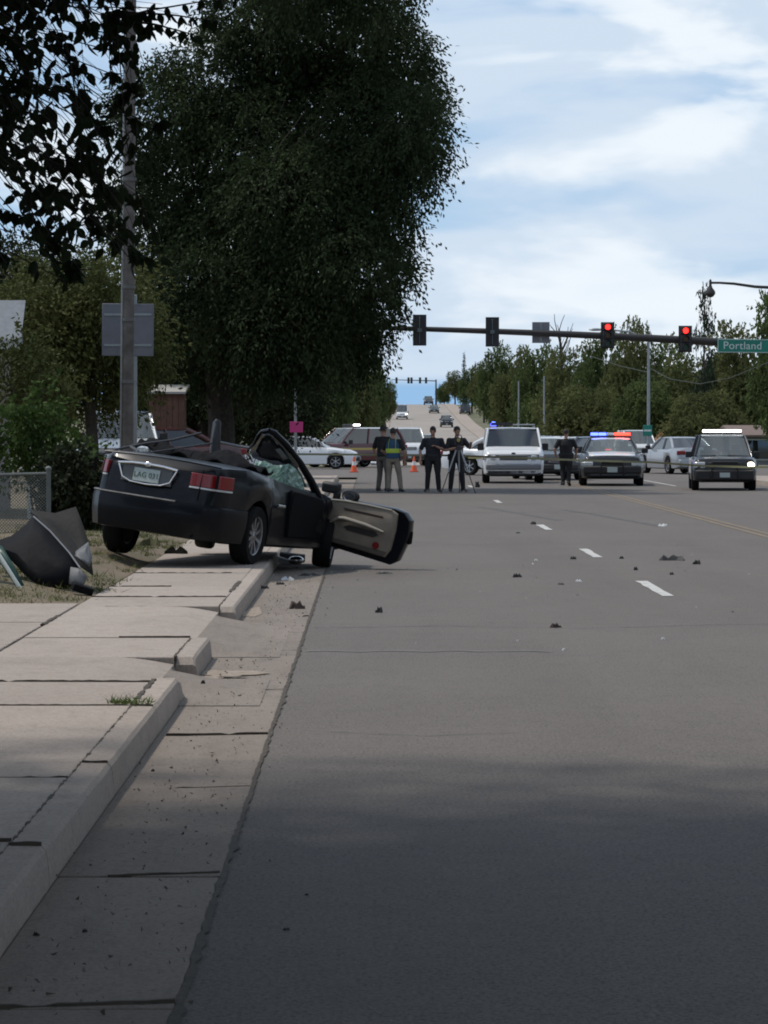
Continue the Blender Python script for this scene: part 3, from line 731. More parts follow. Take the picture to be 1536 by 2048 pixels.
# roadside trees beyond the crossing: four kinds, copied at different sizes
def proto(kind, seed):
    g = random.Random(seed); mb = MB(); t = bpy.data.objects.new(kind, None); COL.objects.link(t); lobes = []
    if kind == 'conifer_tree':
        for i in range(26):
            h = .14+.84*i/25; w = .40*(1-h)+.05; a = i*2.4
            lobes.append((math.cos(a)*w*.55, math.sin(a)*w*.55, h, w*.55, w*.55, .055))
        n, leaf, mat, droop, ln = 9000, (.026, .011), conifer_leaf, .5, .07
        mb.tube([(0, 0, -.02), (0, 0, .5), (0, 0, .98)], [.028, .018, .004], 8)
    elif kind == 'sparse_tree':
        for x, y, h, r in ((.02, 0, .97, .10), (.16, .05, .90, .13), (-.14, -.05, .86, .12), (.05, .1, .80, .14), (-.30, .05, .77, .13), (.26, -.1, .72, .10), (.0, -.1, .68, .10), (-.18, .1, .60, .13), (.22, .1, .58, .12), (-.40, 0, .52, .14), (.35, .05, .48, .16), (.02, .1, .46, .18), (-.2, -.2, .38, .2), (.25, -.1, .34, .22), (-.05, .1, .30, .22)):
            lobes.append((x, y, h, r, r, r*.22))
        n, leaf, mat, droop, ln = 4600, (.026, .018), conifer_leaf, .2, .05
        mb.tube([(0, 0, -.02), (.01, 0, .5), (0, 0, .98)], [.03, .02, .006], 8)
    else:
        for i in range(17):
            a = g.uniform(0, 6.28); h = g.uniform(.30, .88); w = .40*math.sin(math.pi*min(1, (h-.08)/.95))*g.uniform(.35, 1.0)
            r = g.uniform(.15, .25)
            lobes.append((math.cos(a)*w, math.sin(a)*w, h, r, r, r*.75))
        n, leaf, mat, droop, ln = 24000, (.027, .021), (far_leaf if kind == 'roadside_tree' else far_leaf2), .25, .055
        mb.tube([(0, 0, -.02), (.01, .01, .18), (.0, .02, .34)], [.034, .026, .018], 8)
    mb.build('trunk', bark, t)
    foliage('crown', t, lobes, n, leaf, mat, droop, seed, 8, ln, .35)
    mb = MB()
    for i, l in enumerate(lobes): limb(mb, (0, 0, .2+.3*g.random() if kind in ('roadside_tree', 'olive_roadside_tree') else l[2]-.05), l[:3], .010, .002, seed*9+i, n=4, k=5)
    mb.build('limb', bark, t)
    return t
PROTO = {k: proto(k, s_) for k, s_ in (('roadside_tree', 61), ('olive_roadside_tree', 62), ('conifer_tree', 63), ('sparse_tree', 64))}
USED = set()
def far_tree(kind, px, ytop, wpx, d, label, group):
    src = PROTO[kind]
    if kind in USED: o = copy_tree(src)
    else: o = src; USED.add(kind)
    x = (px-VPX)/FPX*d; z0 = prof(d)-.05; h = at(px, ytop, d).z-z0; w = wpx/FPX*d
    o.location = (x, d, z0); o.scale = (w, w, h); o.rotation_euler = (0, 0, random.uniform(0, 6.28))
    tag(o, label, 'tree', group)
    return o
GR = 'trees lining the right side of the road'
RT, OT = 'roadside_tree', 'olive_roadside_tree'
for kind, px, yt, w, d, lab in [
    (RT, 1560, 590, 190, 160, 'tall green tree cut by the right edge above the street sign'),
    (OT, 1480, 640, 190, 185, 'wide olive tree directly behind the green street sign'),
    ('sparse_tree', 1408, 570, 100, 178, 'tall thin sparse tree top standing clear against the sky'),
    (OT, 1385, 705, 170, 200, 'bushy tree behind the rightmost red signal'),
    (RT, 1325, 690, 150, 235, 'dense tree behind the grey pole right of centre'),
    (OT, 1262, 632, 130, 225, 'rounded tall crown beside the left red signal'),
    (RT, 1205, 672, 140, 250, 'dark green tree below the left red signal'),
    (OT, 1140, 690, 150, 270, 'olive tree behind the lone walking officer'),
    (RT, 1085, 700, 130, 330, 'green tree beneath the square sign back on the mast arm'),
    (OT, 1035, 690, 110, 400, 'light olive tree behind the white van roof'),
    (RT, 995, 696, 90, 470, 'tree with the highest crown left of the white van'),
    (OT, 968, 720, 66, 540, 'small olive tree beside the dark spruce'),
    ('conifer_tree', 928, 708, 28, 640, 'narrow dark spruce spire in the distant row'),
    (RT, 944, 738, 60, 600, 'mid distance tree right beside the spruce spire'),
    (OT, 910, 740, 50, 690, 'pale olive distant tree just left of the spruce'),
    (RT, 888, 768, 40, 740, 'last small tree at the right of the road crest'),
    (OT, 1040, 765, 110, 400, 'low bushy tree behind the blue roof lamp'),
    (RT, 1120, 765, 150, 290, 'low dark tree filling behind the walking officer'),
    (OT, 1180, 770, 170, 210, 'low shady tree left of the police sedan lights'),
    (RT, 1290, 765, 170, 195, 'low dark tree behind the police sedan lights'),
    (OT, 1400, 780, 180, 175, 'low tree overhanging the grey parked sedan'),
    (RT, 1510, 760, 190, 190, 'low dark tree behind the utility vehicle with white lights'),
    (RT, 1000, 772, 80, 470, 'low green tree over the parked cars far up the road')]:
    far_tree(kind, px, yt, w, d, lab, GR)
GL = 'trees lining the left side of the road'
for kind, px, yt, w, d, lab in [
    (RT, 655, 620, 150, 162, 'dark tree beyond the crossing right behind the big elm'),
    (OT, 705, 690, 110, 215, 'olive tree beyond the crossing over the white sedan'),
    (RT, 735, 672, 80, 300, 'tree farther up on the left under the mast arm tip'),
    (RT, 757, 742, 58, 390, 'small distant tree on the left above the patrol lights'),
    (OT, 770, 757, 46, 480, 'leftmost distant tree at the foot of the crest'),
    (RT, 780, 770, 34, 560, 'tiny far tree beside the oncoming van on the crest'),
    (RT, 600, 640, 170, 165, 'dark tree across the side street behind the pink sign'),
    (OT, 510, 650, 180, 175, 'shaded tree across the side street behind the broken windscreen'),
    (RT, 660, 730, 110, 185, 'low tree over the hood of the maroon vehicle'),
    (RT, 420, 640, 190, 170, 'shaded tree across the side street behind the raised seat'),
    (OT, 310, 650, 190, 175, 'shaded tree across the side street above the brown shed')]:
    far_tree(kind, px, yt, w, d, lab, GL)
def unseen_tree(kind, x, y, w, h, label, group):  # out-of-view trees added to cut low sky light and darken reflections
    o = copy_tree(PROTO[kind]); o.location = (x, y, prof(y)); o.scale = (w, w, h); o.rotation_euler = (0, 0, random.uniform(0, 6.28)); tag(o, label, 'tree', group)
for i in range(10): unseen_tree((RT, OT)[i % 2], 20+random.uniform(-1, 3), -45+i*13.5+random.uniform(-2, 2), random.uniform(10, 14), random.uniform(9, 13), 'unseen street tree added along the right pavement to dim the low sky', 'unseen street trees added along the right pavement')
for i in range(7): unseen_tree((RT, OT)[i % 2], -10.5-random.uniform(0, 4), -45+i*11+random.uniform(-2, 2), random.uniform(8, 12), random.uniform(8, 12), 'unseen street tree added in the left front yards to dim the low sky', 'unseen street trees added in the left yards')
bt = thing('bare_tree', 'leafless twiggy tree against the sky right of the square sign back', 'tree', (at(1122, 800, 280).x, 280, prof(280)))
mb = MB(); zz = at(1122, 626, 280).z-prof(280)
mb.tube([(0, 0, 0), (.1, 0, zz*.5), (0, 0, zz*.8)], [.22, .14, .07], 7); mb.build('trunk', bark, bt)
mb = MB()
for i in range(22):
    a = Vector((0, 0, zz*random.uniform(.5, .8))); limb(mb, a, a+Vector((random.uniform(-1.1, 1.1), random.uniform(-1, 1), random.uniform(.8, zz*.24))), .06, .02, 40+i, n=4, k=4)
mb.build('limb', bark, bt)

# grass and weeds
def grass(name, spots, h, seed, mat, label=None):
    g = np.random.default_rng(seed); P_ = []
    for (x, y, z, rx, ry, n) in spots:
        P_.append(np.stack([x+g.normal(size=n)*rx, y+g.normal(size=n)*ry, np.full(n, z)], 1))
    pos = np.concatenate(P_); n = len(pos)
    dirs = g.normal(size=(n, 3))*.75; dirs[:, 2] = .35+.65*g.random(n)
    r_ = g.normal(size=(n, 3)); r_[:, 2] = 0; r_ /= np.linalg.norm(r_, axis=1, keepdims=True)
    L_ = h*g.uniform(.4, 1.3, n)[:, None]; w = .006
    tip = pos+dirs*L_
    me = np_mesh(name, np.stack([pos-r_*w, pos+r_*w, tip], 1).reshape(-1, 3), 3, mat)
    o = put(name, me); return o
grass_mat = leafmat('grass_blades', (.06, .085, .025), (.16, .15, .06), .2)
spots = []
g2 = random.Random(5)
for i in range(260):
    x = -2.62-abs(g2.gauss(0, 1.3)); y = g2.uniform(28.6, 44)
    if -3.2 < x and 33 < y < 38 and g2.random() < .6: continue
    spots.append((x, y, yard_z(x, y)-.01, .10, .14, 60))
o = grass('grass', spots, .07, 3, grass_mat); tag(o, 'sparse dry grass on the soil beside the pavement', 'grass', kind='stuff')
wd = grass('weed_tuft', [(-1.36, 17.9, .14, .035, .05, 90), (-1.30, 18.0, .14, .04, .03, 50), (-1.40, 17.95, .145, .03, .02, 60), (-1.27, 17.85, .145, .03, .02, 25)], .062, 8, leafmat('weed_blades', (.07, .12, .03), (.16, .2, .07), .2))
tag(wd, 'small green weed tuft growing in the joint behind the near kerb end', 'weed')
# ================================================================ VEHICLES
def lerp_tab(tab, y):
    if y <= tab[0][0]: return tab[0][1]
    for (a, va), (b, vb) in zip(tab, tab[1:]):
        if y <= b: t = (y-a)/(b-a) if b > a else 0; t = t*t*(3-2*t)*.5+t*.5; return va+(vb-va)*t
    return tab[-1][1]
def body_mb(S):
    """lofted body with real wheel arches; +Y is forward, origin on the ground at mid length"""
    L = S['L']; W = S['W']; R_ = S['R']; sill = S['sill']; Ra = R_+.055
    top, wid, inner = S['top'], S.get('wid'), S.get('cockpit')
    if not wid: wid = [(-L/2, .80), (-L/2+.06, .90), (-L/2+.25, .97), (-L/2+.7, 1), (L/2-.9, 1), (L/2-.35, .965), (L/2-.12, .90), (L/2, .80)]
    ys = set([-L/2, -L/2+.03, -L/2+.1, -L/2+.2, -L/2+.32, L/2, L/2-.03, L/2-.1, L/2-.2, L/2-.32])
    ys |= set(np.linspace(-L/2+.45, L/2-.45, 18)); ys |= set(t[0] for t in top if abs(t[0]) < L/2)
    for yw in (S['ya'], S['yf']):
        for k in range(13): ys.add(yw+Ra*math.cos(math.pi*k/12))
    if inner: ys |= {inner[0], inner[0]+.03, inner[1], inner[1]-.03}
    ys = sorted(ys); out = []
    for i, y in enumerate(ys):
        if out and y-out[-1] < .008: continue
        out.append(y)
    rings = []
    for y in out:
        w = W/2*lerp_tab(wid, y); zt = lerp_tab(top, y); zb = sill
        e = min(y+L/2, L/2-y)
        zb += S.get('lift', .06)*sstep(1-e/.45)
        for yw in (S['ya'], S['yf']):
            if abs(y-yw) < Ra: zb = max(zb, R_+math.sqrt(max(0, Ra*Ra-(y-yw)**2)))
        if e < .11: zt -= (.11-e)*.6; zb += (.11-e)*.35
        h = zt-zb; zi = zt+S.get('crown', .025)
        if inner and inner[0]+.015 < y < inner[1]-.015: zi = inner[2]
        half = [(0, zb), (.86*w, zb), (.97*w, zb+.05*h), (w, zb+.40*h), (.99*w, zb+.62*h), (.955*w, zb+.86*h), (.90*w, zt-.008), (.82*w, zt+.008), (.78*w if zi < zt else .5*w, zi), (0, zi)]
        ring = [(x, y, z) for x, z in half]+[(-x, y, z) for x, z in reversed(half[1:-1])]
        if S.get('shear'): ring = [(x, yy+(max(0, 1-(yy+L/2)/.5)*(z-.6)*S['shear']), z) for x, yy, z in ring]
        rings.append(ring)
    mb = MB(); mb.rings(rings)
    return mb
def wheel(parent, x, y, R_, w=.21, spokes=7, rimmat=None, zoff=0.0, steer=0.0, seg=28, tilt=0.0):
    s_ = 1 if x > 0 else -1
    o = bpy.data.objects.new('wheel', None); COL.objects.link(o); o.parent = parent
    o.location = (x, y, R_+zoff); o.rotation_euler = (0, math.radians(90)*s_+tilt, 0)
    if steer: o.rotation_euler = (Matrix.Rotation(steer, 3, 'Z') @ Euler((0, math.radians(90)*s_+tilt, 0)).to_matrix()).to_euler()
    r = R_*.66; h = w/2
    MB().lathe([(r, -h*.9), (R_*.93, -h), (R_*.985, -h*.8), (R_, -h*.45), (R_, h*.45), (R_*.985, h*.8), (R_*.93, h), (r, h*.9)], seg, closed=True).build('tyre', rubber, o, smooth=40)
    mb = MB()
    mb.lathe([(r, -h*.8), (r, h*.86), (r*.95, h*.80), (r*.93, h*.35), (r*.93, -h*.8)], seg, closed=True)
    mb.lathe([(r*.20, h*.3), (r*.22, h*.66), (r*.16, h*.74), (.002, h*.74)], 14)
    for k in range(spokes):
        a = 2*math.pi*k/spokes
        mb.box((math.cos(a)*r*.57, math.sin(a)*r*.57, h*.52), (r*.80, r*.17, h*.24), rot=(0, 0, a))
    mb.build('rim', rimmat or alloy, o, smooth=40)
    mb = MB(); mb.lathe([(r*.93, h*.05), (.002, h*.05)], seg); mb.build('brake_disc', dark_trim, o)
    return o
def rbox(name, mat, parent, c, size, bevel=.02, rot=None, taper=1.0):
    return MB().box(c, size, rot, taper).build(name, mat, parent, smooth=40, bevel=bevel)
def greenhouse(t, S, paint, roofm):
    G = S['gh']; yfb, yft, yrt, yrb, zb, zr, wb, wt = G
    bp = S.get('bpillars', [0.5]); g_ws = S.get('ws_glass', glass_clear); g_sd = S.get('side_glass', glass_dark)
    zt = zr-.05
    zf = S.get('ws_base', zb); zrb = S.get('rw_base', zb)
    mb = MB(); rings = []
    ny = 9
    for j in range(ny):
        v = j/(ny-1); y = yrt-.07+(yft-yrt+.14)*v; e = min(v, 1-v)*2
        k = .93+.07*min(1, e*3); zc = zr-.045*(1-min(1, e*2.2))**2
        ring = [(-wt*k-.01, y, zt-.015), (-wt*k-.012, y, zt+.012), (-wt*k*.88, y, zc-.012), (-wt*k*.4, y, zc), (wt*k*.4, y, zc), (wt*k*.88, y, zc-.012), (wt*k+.012, y, zt+.012), (wt*k+.01, y, zt-.015)]
        rings.append(ring)
    mb.rings(rings); roof = mb.build('roof', roofm, t, smooth=45)
    def pil_(path, r, n):
        MB().tube(path, r, n).build('pillar', roofm if S.get('pillar_roof') else paint, t, smooth=50)
    for s_ in (-1, 1):
        A0, A1 = Vector((s_*wb, yfb, zf)), Vector((s_*wt, yft, zt))
        C0, C1 = Vector((s_*wb, yrb, zrb)), Vector((s_*wt, yrt, zt))
        pil_([A0+Vector((0, 0, -.04)), A0.lerp(A1, .5)+Vector((0, .015, .01)), A1], (.042, .05), 8)
        pil_([C0+Vector((0, 0, -.04)), C0.lerp(C1, .5)+Vector((0, -.015, .01)), C1], (.06, .075), 8)
        B = []
        for f in bp:
            b0, b1 = Vector((s_*wb, yfb-.35+(yrb-yfb+.5)*f, zb-.03)), Vector((s_*wt, yft+(yrt-yft)*f, zt))
            pil_([b0, b1], (.04, .055), 6); B.append((b0, b1))
        edges = [(A0, A1)]+B+[(C0, C1)]
        for (p0, p1), (q0, q1) in zip(edges, edges[1:]):
            def pt(u, v, p0=p0, p1=p1, q0=q0, q1=q1):
                a = Vector((p0.x, p0.y, zb-.02)) if p0 is A0 else p0
                b = Vector((q0.x, q0.y, zb-.02)) if q0 is C0 else q0
                r = a.lerp(b, u).lerp(p1.lerp(q1, u), v); r.x -= s_*.012; return r
            MB().grid(pt, 2, 3).build('side_window', g_sd, t, smooth=60)
    def fw(u, v):
        a = Vector((-wb+.02, yfb, zf)).lerp(Vector((wb-.02, yfb, zf)), u); b = Vector((-wt+.02, yft, zt)).lerp(Vector((wt-.02, yft, zt)), u)
        r = a.lerp(b, v); r.y += .10*math.sin(math.pi*u)*(1-.5*v); r.z += .02*math.sin(math.pi*u); return r
    MB().grid(fw, 8, 5).build('windscreen', g_ws, t, smooth=60)
    def rw(u, v):
        a = Vector((-wb+.05, yrb, zrb)).lerp(Vector((wb-.05, yrb, zrb)), u); b = Vector((-wt+.05, yrt, zt)).lerp(Vector((wt-.05, yrt, zt)), u)
        r = a.lerp(b, v); r.y -= .06*math.sin(math.pi*u); return r
    MB().grid(rw, 8, 4).build('rear_window', S.get('rw_glass', g_sd), t, smooth=60)
    for s_ in (-1, 1):
        y = yft-.35
        mb = MB(); mb.box((s_*wb*.5, y, zb+.02), (.50, .14, .42)); mb.box((s_*wb*.5, y-.02, zb+.30), (.26, .09, .17)); mb.build('seat', dark_trim, t, bevel=.03)
    return zt
def wheels(t, S, rimmat=None, seg=22, spokes=6):
    R_ = S['R']; x = S['W']/2-.12
    for y in (S['ya'], S['yf']):
        for s_ in (-1, 1): wheel(t, s_*x, y, R_, S.get('tw', .22), spokes, rimmat, seg=seg)
    MB().box((0, 0, R_+.02), (S['W']-.5, S['L']-.5, .26)).build('chassis', black_plastic, t)
def plate(t, y, z, dirn, w=.31, h=.155, x=0):
    rbox('number_plate', plate_mat, t, (x, y, z), (w, .012, h), .004)
def mirrors(t, S, mat, z=None):
    yfb, yft, yrt, yrb, zb, zr, wb, wt = S['gh']
    for s_ in (-1, 1):
        mb = MB(); mb.box((s_*(S['W']/2+.06), yfb-.38, (z or zb+.09)), (.20, .10, S.get('mir', .15))); mb.box((s_*(S['W']/2-.04), yfb-.36, (z or zb+.09)-.05), (.16, .05, .04)); mb.build('wing_mirror', mat, t, bevel=.025)
SEDAN = dict(L=5.0, W=1.86, R=.335, sill=.20, yf=1.50, ya=-1.36, top=[(-2.5, .88), (-2.40, .98), (-1.75, 1.02), (-1.0, .97), (.75, .96), (1.15, .96), (2.1, .84), (2.38, .74), (2.5, .66)], gh=(1.15, .35, -.85, -1.65, .95, 1.46, .78, .60), ws_base=.985, rw_base=1.02)
CROWN = dict(L=5.38, W=1.97, R=.345, sill=.21, yf=1.63, ya=-1.28, top=[(-2.69, .90), (-2.6, 1.0), (-1.8, 1.05), (-1.0, 1.0), (.9, .98), (1.25, 1.00), (2.2, .94), (2.55, .87), (2.69, .76)], gh=(1.22, .42, -.70, -1.45, .98, 1.47, .84, .64), ws_base=1.02, rw_base=1.05)
SUV = dict(L=5.1, W=1.98, R=.385, sill=.30, yf=1.60, ya=-1.32, lift=.04, crown=.02, top=[(-2.55, 1.00), (-2.45, 1.12), (-1.0, 1.13), (1.0, 1.10), (1.3, 1.13), (2.1, 1.10), (2.42, 1.04), (2.55, .93)], wid=[(-2.55, .88), (-2.48, .95), (-2.2, 1), (2.0, 1), (2.35, .97), (2.48, .93), (2.55, .84)], gh=(1.32, .50, -2.05, -2.42, 1.10, 1.86, .86, .68), ws_base=1.15, rw_base=1.12, bpillars=[.36, .70], mir=.20)
VAN = dict(L=4.8, W=1.97, R=.345, sill=.27, yf=1.55, ya=-1.27, lift=.03, crown=.02, top=[(-2.4, 1.05), (-2.3, 1.15), (0, 1.15), (1.35, 1.15), (1.55, 1.22), (2.1, 1.10), (2.3, 1.03), (2.4, .93)], wid=[(-2.4, .92), (-2.33, .97), (-2.1, 1), (1.8, 1), (2.2, .985), (2.33, .95), (2.4, .88)], gh=(1.50, .95, -2.1, -2.32, 1.13, 1.88, .90, .80), ws_base=1.22, bpillars=[.33, .66], mir=.24)
COUPE = dict(SEDAN); COUPE.update(gh=(1.0, .15, -.9, -1.75, .95, 1.44, .78, .60))
def car(name, label, cat, S, paint, loc, heading, roofm=None, group=None, front=None, rear=None, seg=18, rim=None, mirror_mat=None):
    """heading: degrees clockwise from 'away from the camera'"""
    t = thing(name, label, cat, loc, (0, 0, -R(heading)), group)
    body_mb(S).build('body', paint, t, smooth=38)
    greenhouse(t, S, paint, roofm or paint); wheels(t, S, rim, seg); mirrors(t, S, mirror_mat or black_plastic)
    L, W = S['L'], S['W']
    yF, yB = L/2, -L/2
    fz = lerp_tab(S['top'], yF-.1); bz = lerp_tab(S['top'], yB+.1)
    # front end
    f = dict(lamp=clear_lens, bumper=dark_trim, grille=dark_trim, lampw=.34, lamph=.15, grillew=.8, grilleh=.16, bumperz=.46, bumperh=.20); f.update(front or {})
    for s_ in (-1, 1):
        lm = f.get('lit_left') if (s_ > 0 and f.get('lit_left')) else f['lamp']     # the car's own left lies at our right when it faces us
        lm = f['lit_right'] if (s_ < 0 and f.get('lit_right')) else (f['lit_left'] if (s_ > 0 and f.get('lit_left')) else f['lamp'])
        if lm is lit_warm and L > 5 and S is su_ref[0]: MB().ball((s_*(W/2*.80), yF-.03, fz-.17), (.115, .06, .105), 14, 8).build('headlight', lm, t)
        else: rbox('headlight', lm, t, (s_*(W/2*.76), yF-.085, fz-.17), (f['lampw'], .16, f['lamph']), .03, rot=(0, 0, -s_*.28))
        if f.get('amber'): rbox('turn_lamp', amber_lens, t, (s_*(W/2*.93), yF-.14, fz-.17), (.09, .16, f['lamph']*.9), .02, rot=(0, 0, -s_*.5))
    mb = MB(); mb.box((0, yF-.045, fz-.17), (f['grillew'], .12, f['grilleh']))
    g_ = mb.build('grille', f['grille'], t, bevel=.015)
    mb = MB()
    for k in range(3): mb.box((0, yF+.018, fz-.17+(k-1)*f['grilleh']*.3), (f['grillew']*.94, .014, .016))
    mb.build('grille_bars', f.get('bars', chrome), g_)
    rbox('front_bumper', f['bumper'], t, (0, yF-.03, f['bumperz']), (W*.90, .20, f['bumperh']), .05)
    if f.get('plate', True): plate(t, yF+.076, f['bumperz'], 1)
    # rear end
    r = dict(lamp=red_lens, bumper=paint, lampw=.30, lamph=.16, lz=bz-.14); r.update(rear or {})
    for s_ in (-1, 1):
        rbox('tail_light', r['lamp'], t, (s_*(W/2*.78), yB+.075, r['lz']), (r['lampw'], .16, r['lamph']), .03, rot=(0, 0, s_*.25))
    rbox('rear_bumper', r['bumper'], t, (0, yB+.03, .48), (W*.90, .20, .22), .05)
    plate(t, yB-.01 if r.get('plate_high') else yB-.076, bz-.18 if r.get('plate_high') else .52, -1)
    return t
su_ref = [None]
def light_bar(t, z, y, w, cells):
    """roof light bar: dark base with coloured lens cells"""
    b = rbox('light_bar', black_plastic, t, (0, y, z), (w, .26, .06), .02)
    n = len(cells)
    for k, m in enumerate(cells):
        rbox('light_bar_lens', m, b, (-w/2+w*(k+.5)/n, y, z+.075), (w/n*.96, .24, .09), .025)
    return b

# ---------------------------------------------------------------- the wrecked convertible
WR = dict(L=4.90, W=1.77, R=.335, sill=.21, yf=1.42, ya=-1.345, lift=.10, shear=.16,
          top=[(-2.45, .97), (-2.36, 1.035), (-2.1, 1.055), (-1.6, 1.065), (-1.1, 1.03), (-.5, .965), (.6, .89), (1.0, .89), (1.9, .80), (2.3, .74), (2.45, .62)],
          wid=[(-2.45, .63), (-2.41, .715), (-2.33, .80), (-2.15, .88), (-1.85, .95), (-1.35, 1.0), (.8, 1), (1.6, .985), (2.1, .93), (2.33, .84), (2.45, .70)],
          cockpit=(-1.05, .78, .62))
wreck_rot = Euler((R(-2.95), R(8.0), R(-18)))
contact = Vector((-1.46, 36.75, .155)); rot3 = wreck_rot.to_matrix()
wreck_loc = contact - rot3 @ Vector((.765, -1.345, 0))
wreck = thing('wrecked_convertible', 'wrecked black convertible with its roof torn off standing across the kerb', 'car', wreck_loc, wreck_rot)
WM = Matrix.Translation(wreck_loc) @ rot3.to_4x4(); WI = WM.inverted()
wreck_paint = M('scuffed_black_paint', (.004, .005, .008), .30, coat=.14, spec=.2, col2=(.011, .011, .013), nscale=2.5, detail=9, lo=.5, hi=.8)
trim_black = M('interior_black', (.006, .006, .007), .8, spec=.12)
def wl(px, py, d): return WI @ at(px, py, d)
b_ = body_mb(WR).build('body', wreck_paint, wreck, smooth=32)
# dents pressed into the right flank and the rear corner
me = b_.data
for v in me.vertices:
    c = v.co
    for (dx, dy, dz, rad, amt) in ((.92, -.35, .62, .55, .05), (.9, -1.95, .62, .35, .055), (.92, .35, .55, .4, .04), (.8, -2.3, .55, .3, .04), (.92, -1.0, .80, .3, .03)):
        q = math.sqrt((c.x-dx)**2+(c.y-dy)**2+(c.z-dz)**2)
        if q < rad: c.x -= amt*(1-q/rad)**1.2*(1 if c.x > 0 else 0)
# bumper as its own shell wrapping both corners
def wplan(y): return WR['W']/2*lerp_tab(WR['wid'], y)
bump_y = [-1.80, -1.95, -2.1, -2.22, -2.32, -2.40, -2.46, -2.50]
def bumper_shell():
    plan = [(wplan(y)+.018, y) for y in bump_y[:-2]]+[(.60, -2.475), (.40, -2.515), (0, -2.53)]
    plan = plan+[(-x, y) for x, y in reversed(plan[:-1])]
    rings = []
    for (x, y) in plan:
        n = Vector((x*.6, y+1.6, 0)).normalized()
        o_ = lambda k: (x+n.x*k, y+n.y*k)
        rings.append([(*o_(.0), .615), (*o_(.035), .600), (*o_(.045), .54), (*o_(.035), .40), (*o_(.0), .235), (*o_(-.10), .225), (*o_(-.10), .60)])
    return rings
MB().rings(bumper_shell()).build('rear_bumper', wreck_paint, wreck, smooth=35)
ledge_mat = M('dusty_bumper_ledge', (.17, .17, .175), .6, col2=(.06, .06, .062), nscale=9)
plan = [(-wplan(y)-.03, y) for y in bump_y[2:-2]]+[(-.60, -2.49), (-.40, -2.53), (0, -2.55), (.30, -2.54)]
MB().tube([(x, y, .612) for x, y in plan], [(.03, .012)]*len(plan), 8).build('bumper_strip', ledge_mat, wreck)
rbox('exhaust_shield', grey_trim, wreck, (.36, -2.42, .335), (.34, .10, .10), .02)
MB().tube([(.52, -2.5, .27), (.52, -2.2, .27)], .028, 10).build('exhaust_pipe', trim_black, wreck)
# boot lid line and lip
MB().tube([(-.70, -2.33, 1.045), (-.35, -2.385, 1.062), (0, -2.40, 1.068), (.35, -2.385, 1.062), (.70, -2.33, 1.045)], [(.018, .010)]*5, 8).build('boot_lip', wreck_paint, wreck)
MB().tube([(-.66, -2.445, .66), (-.66, -2.37, 1.0)], .006, 6).build('boot_gap', trim_black, wreck)
MB().tube([(.52, -2.47, .66), (.52, -2.39, 1.0)], .006, 6).build('boot_gap', trim_black, wreck)
# tail lights wrapping the corners
def tail(s_):
    ys_ = [-2.445, -2.40, -2.34, -2.27, -2.18, -2.09] if s_ > 0 else [-2.42, -2.36, -2.28, -2.18, -2.08, -1.98]
    pts = [(s_*(wplan(y)*.985+.012), y) for y in ys_]
    if s_ > 0: pts = [(.40, -2.468)]+pts
    shear = lambda y, z: y+max(0, 1-(y+2.45)/.5)*(z-.6)*.16
    n = len(pts); o = None
    for nm, m, z0, z1, a, b in (('tail_light', red_lens, .81, .955, 0, n), ('reversing_light', clear_lens, .784, .806, 0, n)):
        mb = MB(); rg = []
        for (x, y) in pts[a:b]:
            rg.append([(x, shear(y, z0)-.012, z0), (x*.995, shear(y, z1)-.012, z1), (x*.92, shear(y, z1)+.05, z1), (x*.93, shear(y, z0)+.05, z0)])
        mb.rings(rg)
        q = mb.build(nm, m, o or wreck, smooth=40, bevel=.006)
        if o is None: o = q
        else: pass
    xx = s_*.62
    MB().box((s_*.70 if s_ > 0 else -.765, -2.395, .885), (.012, .06, .16)).build('lens_divider', trim_black, o)
tail(1); tail(-1)
# chrome framed plate recess
plq = rbox('plate_recess', M('plate_recess', (.10, .105, .11), .5), wreck, (-.115, -2.437, .855), (.60, .03, .20), .01, rot=(-.15, 0, 0))
MB().tube([(-.47, -2.445, .945), (-.30, -2.45, .965), (-.115, -2.455, .97), (.07, -2.45, .965), (.24, -2.445, .945)], [(.02, .017)]*5, 10).build('chrome_bar', chrome, wreck)
MB().ball((-.115, -2.465, .968), (.045, .018, .028)).build('bonnet_badge', chrome, wreck)
MB().tube([(-.46, -2.452, .935), (-.40, -2.463, .80), (-.30, -2.468, .758), (-.115, -2.471, .748), (.07, -2.468, .758), (.17, -2.463, .80), (.23, -2.452, .935)], .010, 8).build('chrome_surround', chrome, wreck)
npl = rbox('number_plate', plate_mat, wreck, (-.115, -2.462, .845), (.31, .012, .15), .004, rot=(-.15, 0, 0))
tm = text_mesh('LAG 031', .082, M('plate_ink', (.05, .10, .07), .6), 'plate_text', .002)
o = put('plate_text', tm, npl); o.location = (-.115, -2.471, .845); o.rotation_euler = (R(90)-.15, 0, 0)
# wheels
for s_, y, zo, st, tl in ((1, -1.345, 0, 0, 0), (-1, -1.345, -.10, 0, 0), (1, 1.42, 0, R(14), 0), (-1, 1.42, 0, R(14), 0)):
    wheel(wreck, s_*.765, y, .335, .22, 10, alloy, zoff=zo, steer=st, seg=36)
MB().box((0, -.1, .38), (1.15, 4.2, .28)).build('chassis', trim_black, wreck)
MB().tube([(-.8, -1.345, .335), (.8, -1.345, .335)], .06, 8).build('rear_axle', trim_black, wreck)
rbox('silencer', trim_black, wreck, (.1, -2.0, .30), (.75, .35, .18), .05)
